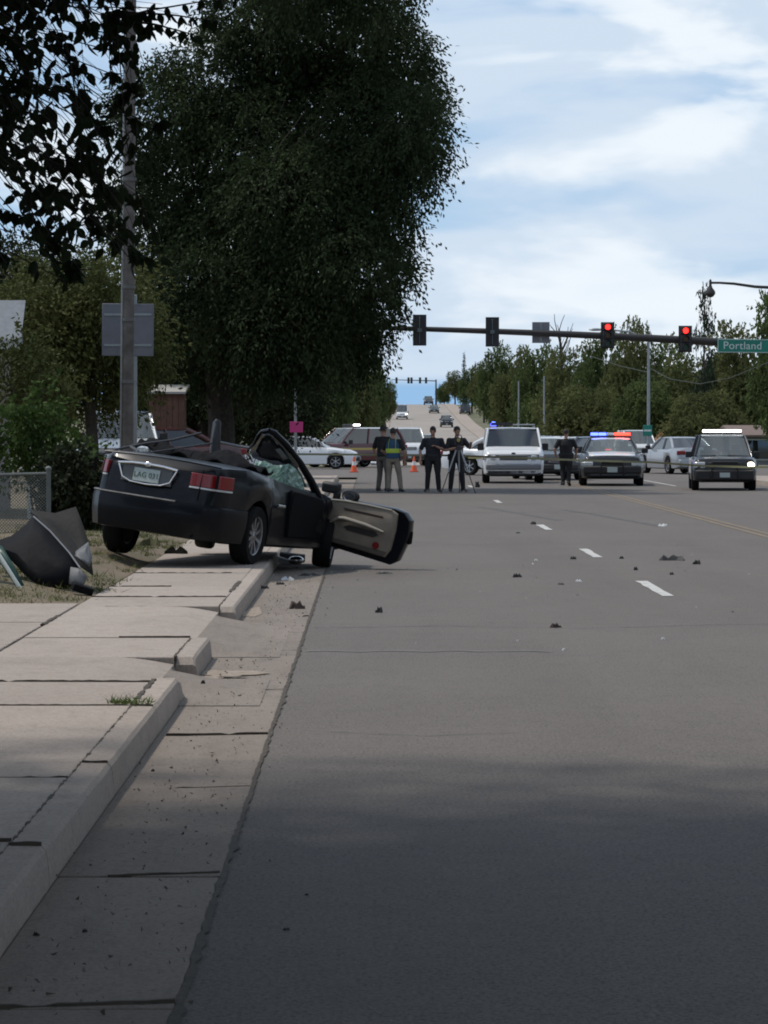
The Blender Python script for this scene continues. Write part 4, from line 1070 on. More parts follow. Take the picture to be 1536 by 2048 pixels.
# belt mouldings, door gap, handle on the right flank
MB().tube([(.882, -.40, .60), (.884, -.40, .90)], .006, 6).build('door_gap', trim_black, wreck)
MB().tube([(.868, .95, .50), (.870, .95, .84)], .006, 6).build('door_gap', trim_black, wreck)
MB().prism([(-.30, .34), (.84, .34), (.90, .60), (.80, .83), (-.26, .885), (-.33, .60)], 'x', .78, .879).build('door_opening', trim_black, wreck, bevel=.015)
MB().tube([(.905, -.85, .70), (.90, -.62, .695)], (.012, .02), 8).build('side_moulding', chrome, wreck)
MB().tube([(.80, -1.62, .93), (.835, -1.55, .90), (.85, -1.50, .83)], .012, 6).build('bent_strip', M('bare_plastic', (.35, .34, .28), .6), wreck)
# seats, folded roof remains
for s_ in (-1, 1):
    st = MB(); st.box((s_*.37, -.28, .72), (.50, .16, .50), rot=(.2, 0, 0)); st.box((s_*.37, -.36, .99), (.27, .09, .12)); st.box((s_*.37, .0, .60), (.5, .5, .16))
    st.build('front_seat', trim_black, wreck, bevel=.04)
rb = MB(); rb.box((0, -1.0, .90), (1.2, .16, .42), rot=(.25, 0, 0)); rb.build('rear_seat', trim_black, wreck, bevel=.04)
soft = M('torn_roof_cloth', (.008, .008, .009), .95, col2=(.018, .018, .02), nscale=12, spec=.1)
def cloth(u, v):
    x = -.74+1.48*u; y = -1.35+.62*v
    return (x, y, 1.05+.13*math.sin(math.pi*v)*(.55+.45*math.sin(u*9+v*4))+.05*math.sin(u*21+v*11)+.07*(1-u))
MB().grid(cloth, 22, 9).build('folded_roof', soft, wreck, smooth=50, solid=.02)
fr = MB()
fr.tube([wl(203, 908, 36.6), wl(240, 897, 36.9), wl(285, 888, 37.2), wl(345, 880, 37.5), wl(402, 866, 37.8)], .014, 7)
fr.tube([wl(300, 905, 36.9), wl(360, 896, 37.2), wl(425, 886, 37.5)], .010, 6)
fr.tube([wl(262, 894, 37.0), wl(275, 902, 36.8), wl(268, 912, 36.6)], .02, 6)
fr.build('roof_frame', M('roof_frame_steel', (.05, .05, .052), .5), wreck)
up = MB()
q = [wl(423, 905, 37.9), wl(426, 870, 37.9), wl(433, 842, 37.8), wl(438, 839, 37.8)]
up.tube([wl(430, 918, 37.7), wl(431, 880, 37.7), wl(434, 846, 37.7), wl(437, 840, 37.7)], [(.10, .06), (.09, .055), (.07, .045), (.045, .03)], 10)
up.build('raised_headrest', M('grey_black_vinyl', (.022, .022, .026), .35), wreck)
MB().tube([wl(421, 908, 37.6), wl(424, 880, 37.6), wl(431, 846, 37.6)], .012, 6).build('seat_belt', M('belt_grey', (.16, .16, .17), .6), wreck)
# torn windscreen frame and broken glass
wf = MB()
wf.tube([wl(641, 1012, 38.9), wl(634, 988, 38.8), wl(622, 962, 38.7), wl(600, 925, 38.5), wl(572, 889, 38.3), wl(548, 865, 38.15), wl(538, 861, 38.1)], [(.062, .05), (.058, .05), (.052, .045), (.045, .04), (.042, .038), (.036, .036), (.03, .03)], 9)
wf.tube([wl(540, 861, 38.1), wl(524, 863, 38.2), wl(516, 872, 38.3), wl(508, 888, 38.5), wl(500, 896, 38.7), wl(478, 893, 39.0), wl(440, 885, 39.4)], [.03, .024, .02, .02, .018, .018, .018], 8)
wf.build('windscreen_frame', wreck_paint, wreck, smooth=50)
sheet([wl(520, 870, 38.25), wl(541, 868, 38.15), wl(570, 893, 38.3), wl(598, 930, 38.45), wl(592, 945, 38.5), wl(565, 930, 38.6), wl(530, 925, 38.7), wl(505, 915, 38.7), wl(503, 900, 38.6)], .02).build('windscreen_lining', glass_mat('dark_laminated_glass', (.05, .055, .06), .12, .12), wreck, solid=.006)
sheet([wl(551, 899, 38.25), wl(560, 897, 38.25), wl(576, 917, 38.3), wl(566, 921, 38.3)], .0).build('sun_visor', M('visor_grey', (.12, .115, .11), .7), wreck, solid=.02)
shard_mat = M('crazed_green_glass', (.74, .86, .80), .45, col2=(.36, .52, .46), nscale=22, detail=8, coat=.3, bump=.6, bscale=45, trans=.45)
sh = MB(); 
topl = [(503, 934), (512, 924), (530, 922), (548, 931), (565, 930), (578, 928), (592, 938), (604, 958)]
botl = [(510, 948), (520, 954), (535, 963), (550, 966), (566, 970), (582, 974), (598, 980), (610, 984)]
def gl(u, v):
    k = min(6, int(u*7)); f = u*7-k
    a = [topl[k][i]+(topl[k+1][i]-topl[k][i])*f for i in (0, 1)]; b = [botl[k][i]+(botl[k+1][i]-botl[k][i])*f for i in (0, 1)]
    return wl(a[0]+(b[0]-a[0])*v, a[1]+(b[1]-a[1])*v, 37.55+.85*u+.25*math.sin(u*13+v*3)*.25+.06*v+.05*math.sin(u*41+v*17))
sh.grid(gl, 21, 6); sh.build('broken_glass', shard_mat, wreck, smooth=None, solid=.006)
sheet([wl(590, 930, 38.5), wl(604, 950, 38.55), wl(614, 975, 38.7), wl(600, 972, 38.65)], .01).build('glass_shard', glass_mat('green_glass', (.45, .62, .55), .35), wreck, solid=.005)
# dashboard and tangled mirror in the door opening
sheet([wl(560, 960, 38.9), wl(606, 985, 38.9), wl(612, 1000, 38.8), wl(570, 996, 38.8), wl(556, 985, 38.8)], .06).build('dashboard', trim_black, wreck, solid=.05)
# open door, seen from its trimmed inside
dm = at(641, 1040, 39.25)
door = bpy.data.objects.new('door', None); COL.objects.link(door); door.parent = wreck
door.matrix_parent_inverse = Matrix.Identity(4)
door.matrix_local = WI @ (Matrix.Translation(dm) @ Euler((R(3), R(9.0), R(-23))).to_matrix().to_4x4())
trim_tan = M('door_trim_taupe', (.26, .22, .175), .75, col2=(.20, .17, .135), nscale=6)
trim_dk = M('door_trim_dark', (.035, .031, .027), .8)
shell = MB()
prof_d = [(-.02, .27), (.30, .30), (.95, .295), (1.08, .265), (1.155, .18), (1.16, .02), (1.145, -.06), (1.05, -.33), (.96, -.385), (.02, -.28), (-.04, -.10)]
def inset(pl, k):
    cx = sum(p[0] for p in pl)/len(pl); cz = sum(p[1] for p in pl)/len(pl)
    return [(cx+(p[0]-cx)*k, cz+(p[1]-cz)*k) for p in pl]
rg = []
for y, k in ((.0, .985), (.02, 1.0), (.10, 1.0), (.17, .97), (.205, .90)):
    rg.append([(x, y, z) for x, z in inset(prof_d, k)])
shell.rings(rg); shell.build('door_shell', wreck_paint, door, smooth=35)
panel = [(-.01, .255), (.30, .283), (.93, .275), (1.00, .24), (1.00, .05), (.965, -.20), (.90, -.305), (.03, -.225), (-.02, -.10)]
tp = MB(); tp.rings([[(x, 0, z) for x, z in inset(panel, 1.0)], [(x, -.022, z) for x, z in inset(panel, .985)], [(x, -.034, z) for x, z in inset(panel, .93)]])
tp.build('trim_panel', trim_tan, door, smooth=30)
MB().tube([(.0, -.028, .262), (.30, -.034, .288), (.62, -.034, .288), (.92, -.03, .275)], (.012, .012), 8).build('trim_top_rail', M('trim_light', (.30, .28, .24), .6), door)
MB().prism([(.30, .205), (.82, .185), (.83, .160), (.32, .175)], 'y', -.040, -.030).build('trim_recess', M('trim_brown_recess', (.06, .04, .034), .8), door)
MB().tube([(.14, -.035, .00), (.26, -.06, .075), (.34, -.075, .085), (.62, -.08, .055), (.86, -.06, .005)], [(.02, .012), (.022, .02), (.026, .024), (.026, .024), (.02, .012)], 9).build('armrest', M('armrest_light', (.34, .31, .26), .5), door)
MB().prism([(.33, -.02), (.40, .01), (.74, -.01), (.79, -.05), (.72, -.085), (.38, -.055)], 'y', -.046, -.030).build('door_pocket', trim_dk, door)
MB().prism([(.02, -.16), (.92, -.235), (.88, -.285), (.03, -.21)], 'y', -.043, -.030).build('lower_pocket', M('trim_lower', (.10, .085, .068), .8), door)
MB().lathe([(.003, 0), (.042, 0), (.042, .02), (.003, .02)], 14, Matrix.Translation((.775, -.036, -.175)) @ Matrix.Rotation(R(90), 4, 'X')).build('door_reflector', red_lens, door)
rbox('door_latch', trim_black, door, (1.15, .09, -.03), (.05, .08, .16), .02)
mr = MB(); mr.box((.05, .10, .40), (.24, .11, .13)); mr.box((.14, .08, .32), (.10, .06, .12)); mr.build('door_mirror', black_plastic, door, bevel=.03)
ms = MB(); ms.lathe([(.085, -.03), (.11, -.03), (.115, 0), (.10, .03), (.02, .045)], 20, Matrix.Translation((.34, .03, .345)) @ Matrix.Rotation(R(90), 4, 'X') @ Matrix.Diagonal((1.0, .72, 1, 1))); ms.build('mirror_housing', black_plastic, door)
MB().lathe([(.068, 0), (.084, 0), (.084, .012), (.068, .012)], 20, Matrix.Translation((.34, -.012, .345)) @ Matrix.Rotation(R(90), 4, 'X') @ Matrix.Diagonal((1.0, .72, 1, 1)), closed=True).build('mirror_ring', chrome, door)
MB().lathe([(.002, 0), (.068, 0), (.068, .008), (.002, .008)], 20, Matrix.Translation((.34, -.008, .345)) @ Matrix.Rotation(R(90), 4, 'X') @ Matrix.Diagonal((1.0, .72, 1, 1))).build('mirror_glass', chrome, door)

# ---------------------------------------------------------------- vehicles at the crossing
def facing(px, d, half): return ((px-VPX)/FPX*d, d+half, prof(d))
def on_road(px, d, dz=0.0): return ((px-VPX)/FPX*d, d, prof(d)+dz)
cv = dict(CROWN); cv.update(rw_glass=glass_clear)
ps = car('police_sedan', 'black and white police sedan with blue and red roof lights lit', 'police car', cv, black_paint, facing(1234, 99, 2.7), 183, roofm=white_paint,
         front=dict(lampw=.36, lamph=.14, grillew=.72, grilleh=.13, bumper=black_plastic, bumperz=.50, bumperh=.24, bars=black_plastic))
ps.children[0].data.materials[0] = black_paint
hood = MB()
def hd(u, v):
    y = 1.30+1.18*v; x = (-.74+1.48*u)*(1-.06*v); return (x, y, lerp_tab(CROWN['top'], y)+.046-.018*abs(u-.5)**2*4)
hood.grid(hd, 8, 6); hood.build('bonnet', white_paint, ps, smooth=60, solid=.012)
light_bar(ps, 1.51, -.2, 1.25, [lit_red, lit_red, clear_lens, lit_blue, lit_blue])
MB().tube([(-.35, 2.72, .30), (-.35, 2.80, .50), (-.32, 2.79, .74), (.32, 2.79, .74), (.35, 2.80, .50), (.35, 2.72, .30)], .028, 8).build('push_bar', black_plastic, ps)
su = dict(SUV); su.update(rw_glass=glass_clear, ws_glass=glass_clear)
su_ref[0] = su
pu = car('police_utility_vehicle', 'black police utility vehicle with white roof lights and one headlight burning', 'police car', su, black_paint, facing(1463, 91, 2.55), 184, roofm=white_paint,
         front=dict(lampw=.34, lamph=.2, grillew=1.0, grilleh=.17, bumper=black_plastic, bumperz=.52, bumperh=.34, lit_right=lit_warm, bars=black_plastic))
pu.scale = (.92, .95, .85)
light_bar(pu, 1.90, .15, 1.22, [lit_white, lit_white, lit_white, lit_white])
rbox('door_panel', white_paint, pu, (.985, .2, .80), (.03, 2.0, .48), .01); rbox('door_panel', white_paint, pu, (-.985, .2, .80), (.03, 2.0, .48), .01)
MB().tube([(-.4, 2.60, .36), (-.4, 2.68, .55), (-.38, 2.67, .95), (.38, 2.67, .95), (.4, 2.68, .55), (.4, 2.60, .36)], .03, 8).build('push_bar', black_plastic, pu)
vn = dict(VAN); vn.update(ws_glass=glass_dark)
wv = car('white_van', 'white passenger van with grey bumper and a ladder rack on its roof', 'van', vn, white_paint, facing(1031, 104, 2.4), 181.5,
         front=dict(lampw=.40, lamph=.17, grillew=.90, grilleh=.17, bumper=grey_trim, bumperz=.56, bumperh=.20, grille=grey_trim, bars=dark_trim, amber=True, plate=False))
wv.scale = (1, 1, .96)
rbox('front_panel', grey_trim, wv, (0, 2.33, .845), (1.66, .13, .27), .03)
rbox('lower_valance', dark_trim, wv, (0, 2.33, .36), (1.72, .14, .20), .04)
MB().ball((0, 2.36, 1.005), (.07, .012, .035)).build('bonnet_badge', dark_trim, wv)
rk = MB()
for y in (-1.5, -.4, .6): rk.tube([(-.72, y, 1.86), (-.72, y, 1.97), (.72, y, 1.97), (.72, y, 1.86)], .02, 6)
for x in (-.5, -.2): rk.tube([(x, -1.8, 1.99), (x, .8, 1.99)], .02, 6)
rk.build('ladder_rack', galv, wv)
MB().box((.35, .75, 1.99), (.7, .12, .10)).build('roof_marker', dark_trim, wv)
MB().lathe([(.02, 0), (.09, 0), (.09, .08), (.05, .13), (.002, .14)], 12, Matrix.Translation((.62, .55, 1.93))).build('roof_lamp', lit_blue, wv)
pw = car('patrol_car', 'white patrol car half hidden behind the left side of the van', 'police car', CROWN, white_paint, on_road(1022, 124), 125, front=dict(lampw=.36))
light_bar(pw, 1.50, -.2, 1.2, [lit_red, lit_white, clear_lens, lit_red])
rbox('door_stripe', M('door_stripe_gold', (.35, .30, .12), .5), pw, (.99, 0, .68), (.014, 2.6, .09), .004)
ws = dict(SEDAN); ws.update(L=4.86)
wsd = car('white_sedan', 'clean white sedan turning through the crossing behind the broken windscreen', 'car', SEDAN, white_paint, on_road(606, 145.3), 92)
ms_ = car('maroon_utility_vehicle', 'maroon utility vehicle with a gold side stripe turned across the crossing', 'car', SUV, maroon_paint, on_road(706, 152), 232, roofm=white_paint)
for s_ in (-1, 1): rbox('side_stripe', M('side_stripe_gold', (.50, .36, .10), .5), ms_, (s_*.992, -.2, .86), (.012, 4.2, .10), .004)
rbox('bonnet_panel', white_paint, ms_, (0, 1.9, 1.135), (1.5, .9, .02), .008)
light_bar(ms_, 1.90, .1, 1.1, [lit_white, dark_trim, dark_trim, dark_trim])
wu = car('white_pickup', 'white high bonneted truck facing us behind the officer in the reflective vest', 'truck', SUV, white_paint, on_road(812, 160), 178)
car('dark_wagon', 'dark wagon waiting behind the white truck at the crossing', 'car', SUV, dark_paint, on_road(840, 185), 180)
bw = car('black_white_cruiser', 'dark cruiser with white roof parked tight behind the right of the van', 'police car', CROWN, dark_paint, on_road(1092, 113.5), 174, roofm=white_paint, group=None)
car('white_sedan', 'white sedan farther back seen just above the dark cruiser', 'car', SEDAN, white_paint, on_road(1108, 165), 176)
car('silver_sedan', 'grey sedan seen from behind parked between the two police vehicles', 'car', SEDAN, silver_paint, on_road(1356, 129), -14, rear=dict(lampw=.34))
rc = car('red_lit_sedan', 'dark sedan with red brake lights glowing beside the police sedan', 'car', SEDAN, dark_paint, on_road(1186, 138), 8, rear=dict(lamp=lit_brake, lampw=.4, lamph=.2))
car('white_sedan', 'white car between the walking officer and the brake lights far behind', 'car', SEDAN, white_paint, on_road(1160, 168), 185)
# cars far up the hill
car('oncoming_car', 'small black car with a bright roof glint alone on the climbing road', 'car', SUV, black_paint, on_road(893, 505), 180)
car('oncoming_car', 'dark green car near the top of the climbing road', 'car', SEDAN, green_paint, on_road(868, 600), 180, seg=12)
car('oncoming_car', 'dark car at the right side of the climbing road below the crest', 'car', SUV, dark_paint, on_road(930, 590), 0, seg=12)
av = dict(VAN); av.update(gh=(1.50, 1.0, -2.1, -2.32, 1.13, 2.5, .92, .88))
amb = car('oncoming_van', 'tall white van with a yellow corner light coming over the crest', 'van', av, white_paint, on_road(804, 560), 180, seg=12, front=dict(lit_right=lit_warm))
car('oncoming_car', 'dark car just under the crest beside the right trees', 'car', SUV, dark_paint, on_road(857, 672), 180, seg=12)
pt_ = car('patrol_wagon', 'far patrol wagon with a glowing red roof light above the maroon vehicle', 'police car', SUV, dark_paint, on_road(770, 262), 180, seg=12)
light_bar(pt_, 1.92, .1, 1.3, [lit_red, lit_white, dark_trim, dark_trim])
car('queued_car', 'pale car with bright headlights queued left of the patrol wagon', 'car', SEDAN, silver_paint, on_road(747, 250), 180, seg=12, front=dict(lit_left=lit_warm, lit_right=lit_warm))
car('kerbside_car', 'white car parked at the right kerb far up the road', 'car', SEDAN, white_paint, on_road(972, 345), 178, seg=12, group='cars parked up the right kerb')
car('kerbside_car', 'rust red car parked behind the white one at the right kerb', 'car', SUV, dkred_paint, on_road(990, 375), 178, seg=12, group='cars parked up the right kerb')
car('kerbside_car', 'pale blue car parked nearest the blue roof lamp at the right kerb', 'car', SEDAN, blue_paint, on_road(1000, 290), 178, seg=12, group='cars parked up the right kerb')
car('kerbside_car', 'white car parked at the left kerb beyond the maroon vehicle', 'car', SEDAN, white_paint, on_road(738, 215), 180, seg=12)
car('queued_car', 'dark car waiting at the left side beyond the patrol wagon', 'car', SUV, dark_paint, on_road(768, 330), 180, seg=12)
car('queued_car', 'silver car queued in the gap right of the white van roof', 'car', SEDAN, silver_paint, on_road(1080, 158), 178, seg=12)
car('queued_car', 'white high vehicle waiting left of the grey parked sedan', 'car', SUV, white_paint, on_road(1272, 172), 178, seg=12)
# cars in the left yard
def yard_spot(px, d): x = (px-VPX)/FPX*d; return (x, d, yard_z(x, d)-.02)
wp = car('parked_pickup', 'white and blue truck facing us behind the utility pole', 'truck', dict(SUV, ws_glass=glass_clear), white_paint, yard_spot(246, 84), 176, roofm=blue_paint, front=dict(grille=chrome, bumper=chrome, grillew=1.2))
car('parked_red_car', 'dark red car parked in front of the brown shed', 'car', dict(SEDAN), dkred_paint, yard_spot(296, 86), 245)
# ================================================================ STREET FURNITURE
# utility pole and square sign
up_ = thing('utility_pole', 'weathered wooden utility pole standing in front of the square sign back', 'utility pole', (at(253, 900, 50).x, 50, .3))
lean = (at(264, 0, 50).x-at(253, 900, 50).x)/ (at(264, 0, 50).z-.3)
MB().tube([(lean*h, 0, h) for h in (-.4, 0, 1.5, 3, 5, 7, 9.5)], [.110, .103, .096, .092, .088, .084, .077], 12).build('pole', wood_pole, up_)
for h in (2.1, 3.05, 3.55, 4.4, 5.2): MB().lathe([(.100, 0), (.106, 0), (.106, .05), (.100, .05)], 12, Matrix.Translation((lean*h, 0, h)), closed=True).build('steel_band', M('band_grey', (.12, .12, .12), .6), up_)
mb = MB(); mb.tube([(-.10+lean*.2, -.05, .1), (-.10+lean*2, -.05, 2.0), (-.095+lean*6, -.05, 6), (-.09+lean*9, -.04, 9)], .012, 6); mb.build('ground_wire', galv, up_)
sg = thing('sign_post', 'square grey sign seen from its bare back on a steel post', 'sign', (at(268, 900, 51).x, 51, .3))
zc = at(0, 660, 51).z-.3
MB().box((.02, .03, (zc+.35)/2), (.06, .05, zc+.75)).build('post', galv, sg, bevel=.008)
ox = at(256.5, 660, 51).x-sg.location.x
MB().box((ox, 0, zc), (.81, .014, .82), rot=(0, R(.6), 0)).build('sign_panel', sign_back, sg, bevel=.03)
mb = MB(); mb.box((ox, -.014, zc+.24), (.74, .012, .035)); mb.box((ox, -.014, zc-.24), (.74, .012, .035)); mb.build('brace', galv, sg)

# traffic signal mast
mast = thing('signal_mast', 'dark traffic signal mast arm reaching across the road from the right', 'traffic signal', (14.4, 108, .14))
zr_, zl_ = at(1536, 690, 108).z-.14, at(745, 655.5, 108).z-.14
xl_ = at(748, 655, 108).x-14.4; x15 = at(1536, 690, 108).x-14.4
za = lambda x: zr_+(zl_-zr_)*((x-x15)/(xl_-x15))+.06*math.sin(math.pi*(x-x15)/(xl_-x15))
MB().tube([(x, 0, za(x)) for x in np.linspace(0, xl_, 12)], list(np.linspace(.15, .075, 12)), 12).build('mast_arm', dark_steel, mast)
MB().tube([(0, 0, -.2), (0, 0, .1), (0, 0, 3), (0, 0, 6.3)], [.26, .19, .16, .12], 14).build('mast_pole', dark_steel, mast)
lx, lz = at(1420, 565, 108).x-14.4, at(1420, 566, 108).z-.14
mb = MB(); mb.tube([(0, 0, 6.0), (-.5, 0, 6.16), (-1.1, 0, 6.30), (-1.7, 0, lz-.13), (-2.4, 0, lz-.03), (lx+.3, 0, lz), (lx, 0, lz)], [.07, .06, .055, .05, .045, .04, .04], 10); mb.build('lamp_arm', dark_steel, mast)
mb = MB(); mb.lathe([(.002, -.50), (.10, -.46), (.17, -.36), (.16, -.28), (.07, -.16), (.045, -.08), (.045, .06), (.03, .10), (.002, .13)], 14, Matrix.Translation((lx, 0, lz))); mb.build('street_lamp', dark_steel, mast)
sig_blk = M('signal_housing', (.02, .021, .023), .55)
def signal(px, ytop, ybot, facing, label, lit=None, w_px=27):
    """three section head; facing 1 shows its lenses to us, -1 its back"""
    c = at(px, (ytop+ybot)/2, 108); h = (ybot-ytop)/FPX*108; w = w_px/FPX*108
    t = thing('traffic_light', label, 'traffic light', (c.x, 108-.20*facing*1.0 if facing > 0 else 108-.02, c.z), group='signal heads on the mast arm')
    if facing < 0: t.location.y = 108-.24
    f = -facing          # local direction of the lens face: -1 is toward the camera
    bp_ = MB(); bp_.box((0, .0, 0), (w, .012, h)); bp_.build('backplate', sig_blk, t, bevel=.02)
    for k in range(3):
        z = h*.31*(1-k)
        q = MB().box((0, -.10*f*-1 if False else .09*f*-1*-1, z), (w*.72, .17, h*.295)).build('signal_section', sig_blk, t, bevel=.02)
        yf = .09*f+.087*f
        m = lit if (lit and k == 0) else M(('red', 'amber', 'green')[k]+'_signal_lens_off', ((.10, .01, .01), (.10, .05, .01), (.01, .07, .04))[k], .3)
        MB().lathe([(.002, .012), (h*.09, .010), (h*.105, 0), (.002, -.004)], 18, Matrix.Translation((0, yf, z)) @ Matrix.Rotation(R(90)*(1 if f < 0 else -1), 4, 'X')).build('signal_lens', m, q)
        mb = MB(); rr = h*.125; rg = []
        for yy in (0, .16):
            rg.append([(rr*math.sin(a), yf+yy*f, z+rr*math.cos(a)) for a in np.linspace(-1.9, 1.9, 13)])
        mb.rings(rg, caps=False, closed=False); mb.build('visor', sig_blk, q, solid=.008)
    mb = MB(); s_ = -f
    mb.tube([(0, .02*s_, -h*.42), (0, .05*s_, -h*.40), (0, .05*s_, h*.40), (0, .02*s_, h*.42)], .014, 6); mb.box((0, .07*s_, 0), (.14, .10, .12)); mb.build('bracket', M('bracket_grey', (.13, .15, .16), .5, metal=.4), t)
signal(839, 630, 692, -1, 'leftmost signal head seen from the back beside the elm leaves')
signal(984, 635, 694, -1, 'second signal head from the left seen from its back against open sky')
red_on = M('red_signal_lit', (1, .02, .015), .4, emit=4)
signal(1214, 645, 697, 1, 'signal head with red lit beside the square sign back', red_on)
signal(1369, 652, 705, 1, 'signal head with red lit beside the green street sign', red_on)
bs = thing('mast_sign', 'grey square sign back fixed to the middle of the mast arm', 'sign', at(1082, 665, 108)+Vector((0, -.13, 0)))
MB().box((0, .30, 0), (.58, .012, .70)).build('sign_panel', M('mast_sign_grey', (.20, .205, .23), .6), bs, bevel=.02)
MB().box((0, .29, 0), (.08, .03, .64)).build('bracket', galv, bs)
ss = thing('street_name_sign', 'green overhead street sign reading Portland beside the right red signal', 'street sign', at(1502, 692.5, 108)+Vector((0, -.22, 0)), (0, R(.6), 0))
sign_green = M('sign_green', (.008, .17, .125), .5, col2=(.012, .22, .16), nscale=3); sign_white = M('sign_white', (.62, .68, .66), .5)
MB().box((0, 0, 0), (2.30, .02, .45)).build('sign_panel', sign_green, ss, bevel=.015)
fr_ = MB()
for z in (-.21, .21): fr_.box((0, -.013, z), (2.26, .006, .018))
for x in (-1.125, 1.125): fr_.box((x, -.013, 0), (.018, .006, .402))
fr_.build('sign_border', sign_white, ss)
tm = text_mesh('Portland', .36, sign_white, 'sign_text', .003, 1.04); o = put('sign_text', tm, ss); o.location = (-.315, -.014, 0); o.rotation_euler = (R(90), 0, 0)
tm = text_mesh('Av', .22, sign_white, 'sign_text', .003); o = put('sign_text', tm, ss); o.location = (.82, -.014, -.02); o.rotation_euler = (R(90), 0, 0)
mb = MB(); mb.box((-.6, .07, .02), (.06, .12, .3)); mb.box((.6, .07, .02), (.06, .12, .3)); mb.build('bracket', galv, ss)
# slender poles and wires
def pole(name, label, cat, px, ytop, d, r, mat, arm=None):
    z0 = prof(d)+.1; h = at(px, ytop, d).z-z0
    t = thing(name, label, cat, ((px-VPX)/FPX*d, d, z0)); MB().tube([(0, 0, -.2), (0, 0, h*.5), (0, 0, h)], [r, r*.85, r*.65], 9).build('pole', mat, t)
    if arm:
        MB().tube([(0, 0, h-.3), (-arm*.4, 0, h+.1), (-arm, 0, h+.22)], [.05, .045, .035], 7).build('lamp_arm', mat, t)
        MB().ball((-arm-.25, 0, h+.2), (.32, .13, .07)).build('lamp_head', galv, t)
    return t, h
t, h = pole('light_pole', 'slender grey pole rising right of the police sedan', 'pole', 1297, 668, 150, .085, galv, arm=2.2)
q = MB().box((-.05, -.12, 1.62), (.42, .02, .5)).build('pole_sign', sign_green, t, bevel=.01)
MB().box((-.05, -.134, 1.62), (.34, .004, .08)).build('sign_bar', sign_white, q)
pole('light_pole', 'far grey pole rising behind the walking officer', 'pole', 1088, 752, 262, .09, galv)
pole('light_pole', 'far grey pole rising behind the van roof', 'pole', 1037, 762, 305, .09, galv)
def wire(label, pts, r=.014):
    mb = MB(); P_ = [at(*p) for p in pts]; out = []
    for a, b in zip(P_, P_[1:]):
        for k in range(6): out.append(a.lerp(b, k/6))
    mb.tube(out+[P_[-1]], r, 5); o = mb.build('overhead_wire', M('wire_grey', (.085, .095, .09), .7), None); tag(o, label, 'wire')
wire('thin wire sagging from the grey pole to the right edge under the street sign', [(1297, 735, 150), (1340, 758, 148), (1400, 768, 146), (1460, 756, 144), (1536, 725, 142), (1600, 690, 140)])
wire('thin wire sloping down to the grey pole from behind the left red signal', [(1180, 712, 160), (1240, 732, 155), (1297, 745, 150)])
fm = thing('far_signal_mast', 'tiny distant signal arm silhouetted over the crest of the road', 'traffic signal', (at(872, 800, 640).x, 640, prof(640)))
hz = at(800, 762, 640).z-prof(640)
mb = MB(); mb.tube([(0, 0, 0), (0, 0, hz+.3)], [.2, .13], 8); mb.tube([(0, 0, hz), (at(783, 0, 640).x-at(872, 0, 640).x, 0, hz+.25)], [.11, .07], 6); mb.build('mast_arm', dark_steel, fm)
for px in (793, 817, 823, 840, 852):
    MB().box((at(px, 0, 640).x-at(872, 0, 640).x, -.2, hz+.1), (.45, .3, 1.2)).build('signal_head', sig_blk, fm, bevel=.04)
# pink notice on a post
pk = thing('notice_post', 'bright pink notice fixed to a grey post left of the white sedan', 'sign', (at(591, 900, 103).x, 103, .3))
ph = at(591, 745, 103).z-.3
MB().tube([(0, 0, -.2), (0, 0, ph)], [.05, .04], 8).build('post', galv, pk)
MB().box((.03, -.06, at(0, 854, 103).z-.3), (.42, .015, .34)).build('notice_panel', M('pink_notice', (.62, .06, .25), .6), pk, bevel=.006)

# traffic cones
def cone(px, d, label):
    t = thing('traffic_cone', label, 'traffic cone', ((px-VPX)/FPX*d, d, prof(d)), group='orange cones in the crossing')
    MB().box((0, 0, .02), (.36, .36, .04)).build('base', M('cone_base', (.45, .05, .02), .6), t, bevel=.015)
    MB().lathe([(.14, .04), (.095, .26), (.09, .28)], 16).build('cone', M('cone_orange', (.75, .11, .03), .5), t)
    MB().lathe([(.091, .28), (.065, .44)], 16).build('collar', M('cone_collar', (.70, .68, .66), .4), t)
    MB().lathe([(.064, .44), (.035, .62), (.03, .64), (.002, .645)], 16).build('tip', MATS['cone_orange'], t)
cone(708, 133, 'orange cone beside the front wheel of the white sedan')
cone(828, 134, 'orange cone beside the officer in the reflective vest')

# crime scene tape across the road
tape = MB(); rows = []
pts = [(-4.0, 90.2, 1.05), (.2, 89.9, 1.02), (2.2, 89.9, 1.00), (4.2, 89.8, .93), (6.0, 89.7, .86), (7.6, 89.4, .82), (9.0, 88.2, .73), (10.2, 87.6, .70), (11.6, 87.8, .70), (14.0, 88.4, .82)]
for i in range(len(pts)-1):
    for k in range(6):
        u = k/6; p = Vector(pts[i]).lerp(Vector(pts[i+1]), u); tw = .35*math.sin((i*6+k)*.33)
        rows += [p+Vector((0, .028*math.sin(tw), .028*math.cos(tw))), p-Vector((0, .028*math.sin(tw), .028*math.cos(tw)))]
tape.add(rows, [(2*i, 2*i+1, 2*i+3, 2*i+2) for i in range(len(rows)//2-1)])
o = tape.build('barrier_tape', M('barrier_tape_yellow', (.26, .235, .10), .6, col2=(.20, .19, .12), nscale=6), None, smooth=None, solid=.002)
tag(o, 'yellow barrier tape stretched across the road in front of the police vehicles', 'tape')
for x, y in ((14.0, 88.4),):
    t = thing('tape_post', 'steel post carrying the right end of the yellow tape', 'post', (x, y, .1)); MB().tube([(0, 0, -.1), (0, 0, 1.2)], .03, 8).build('post', galv, t)

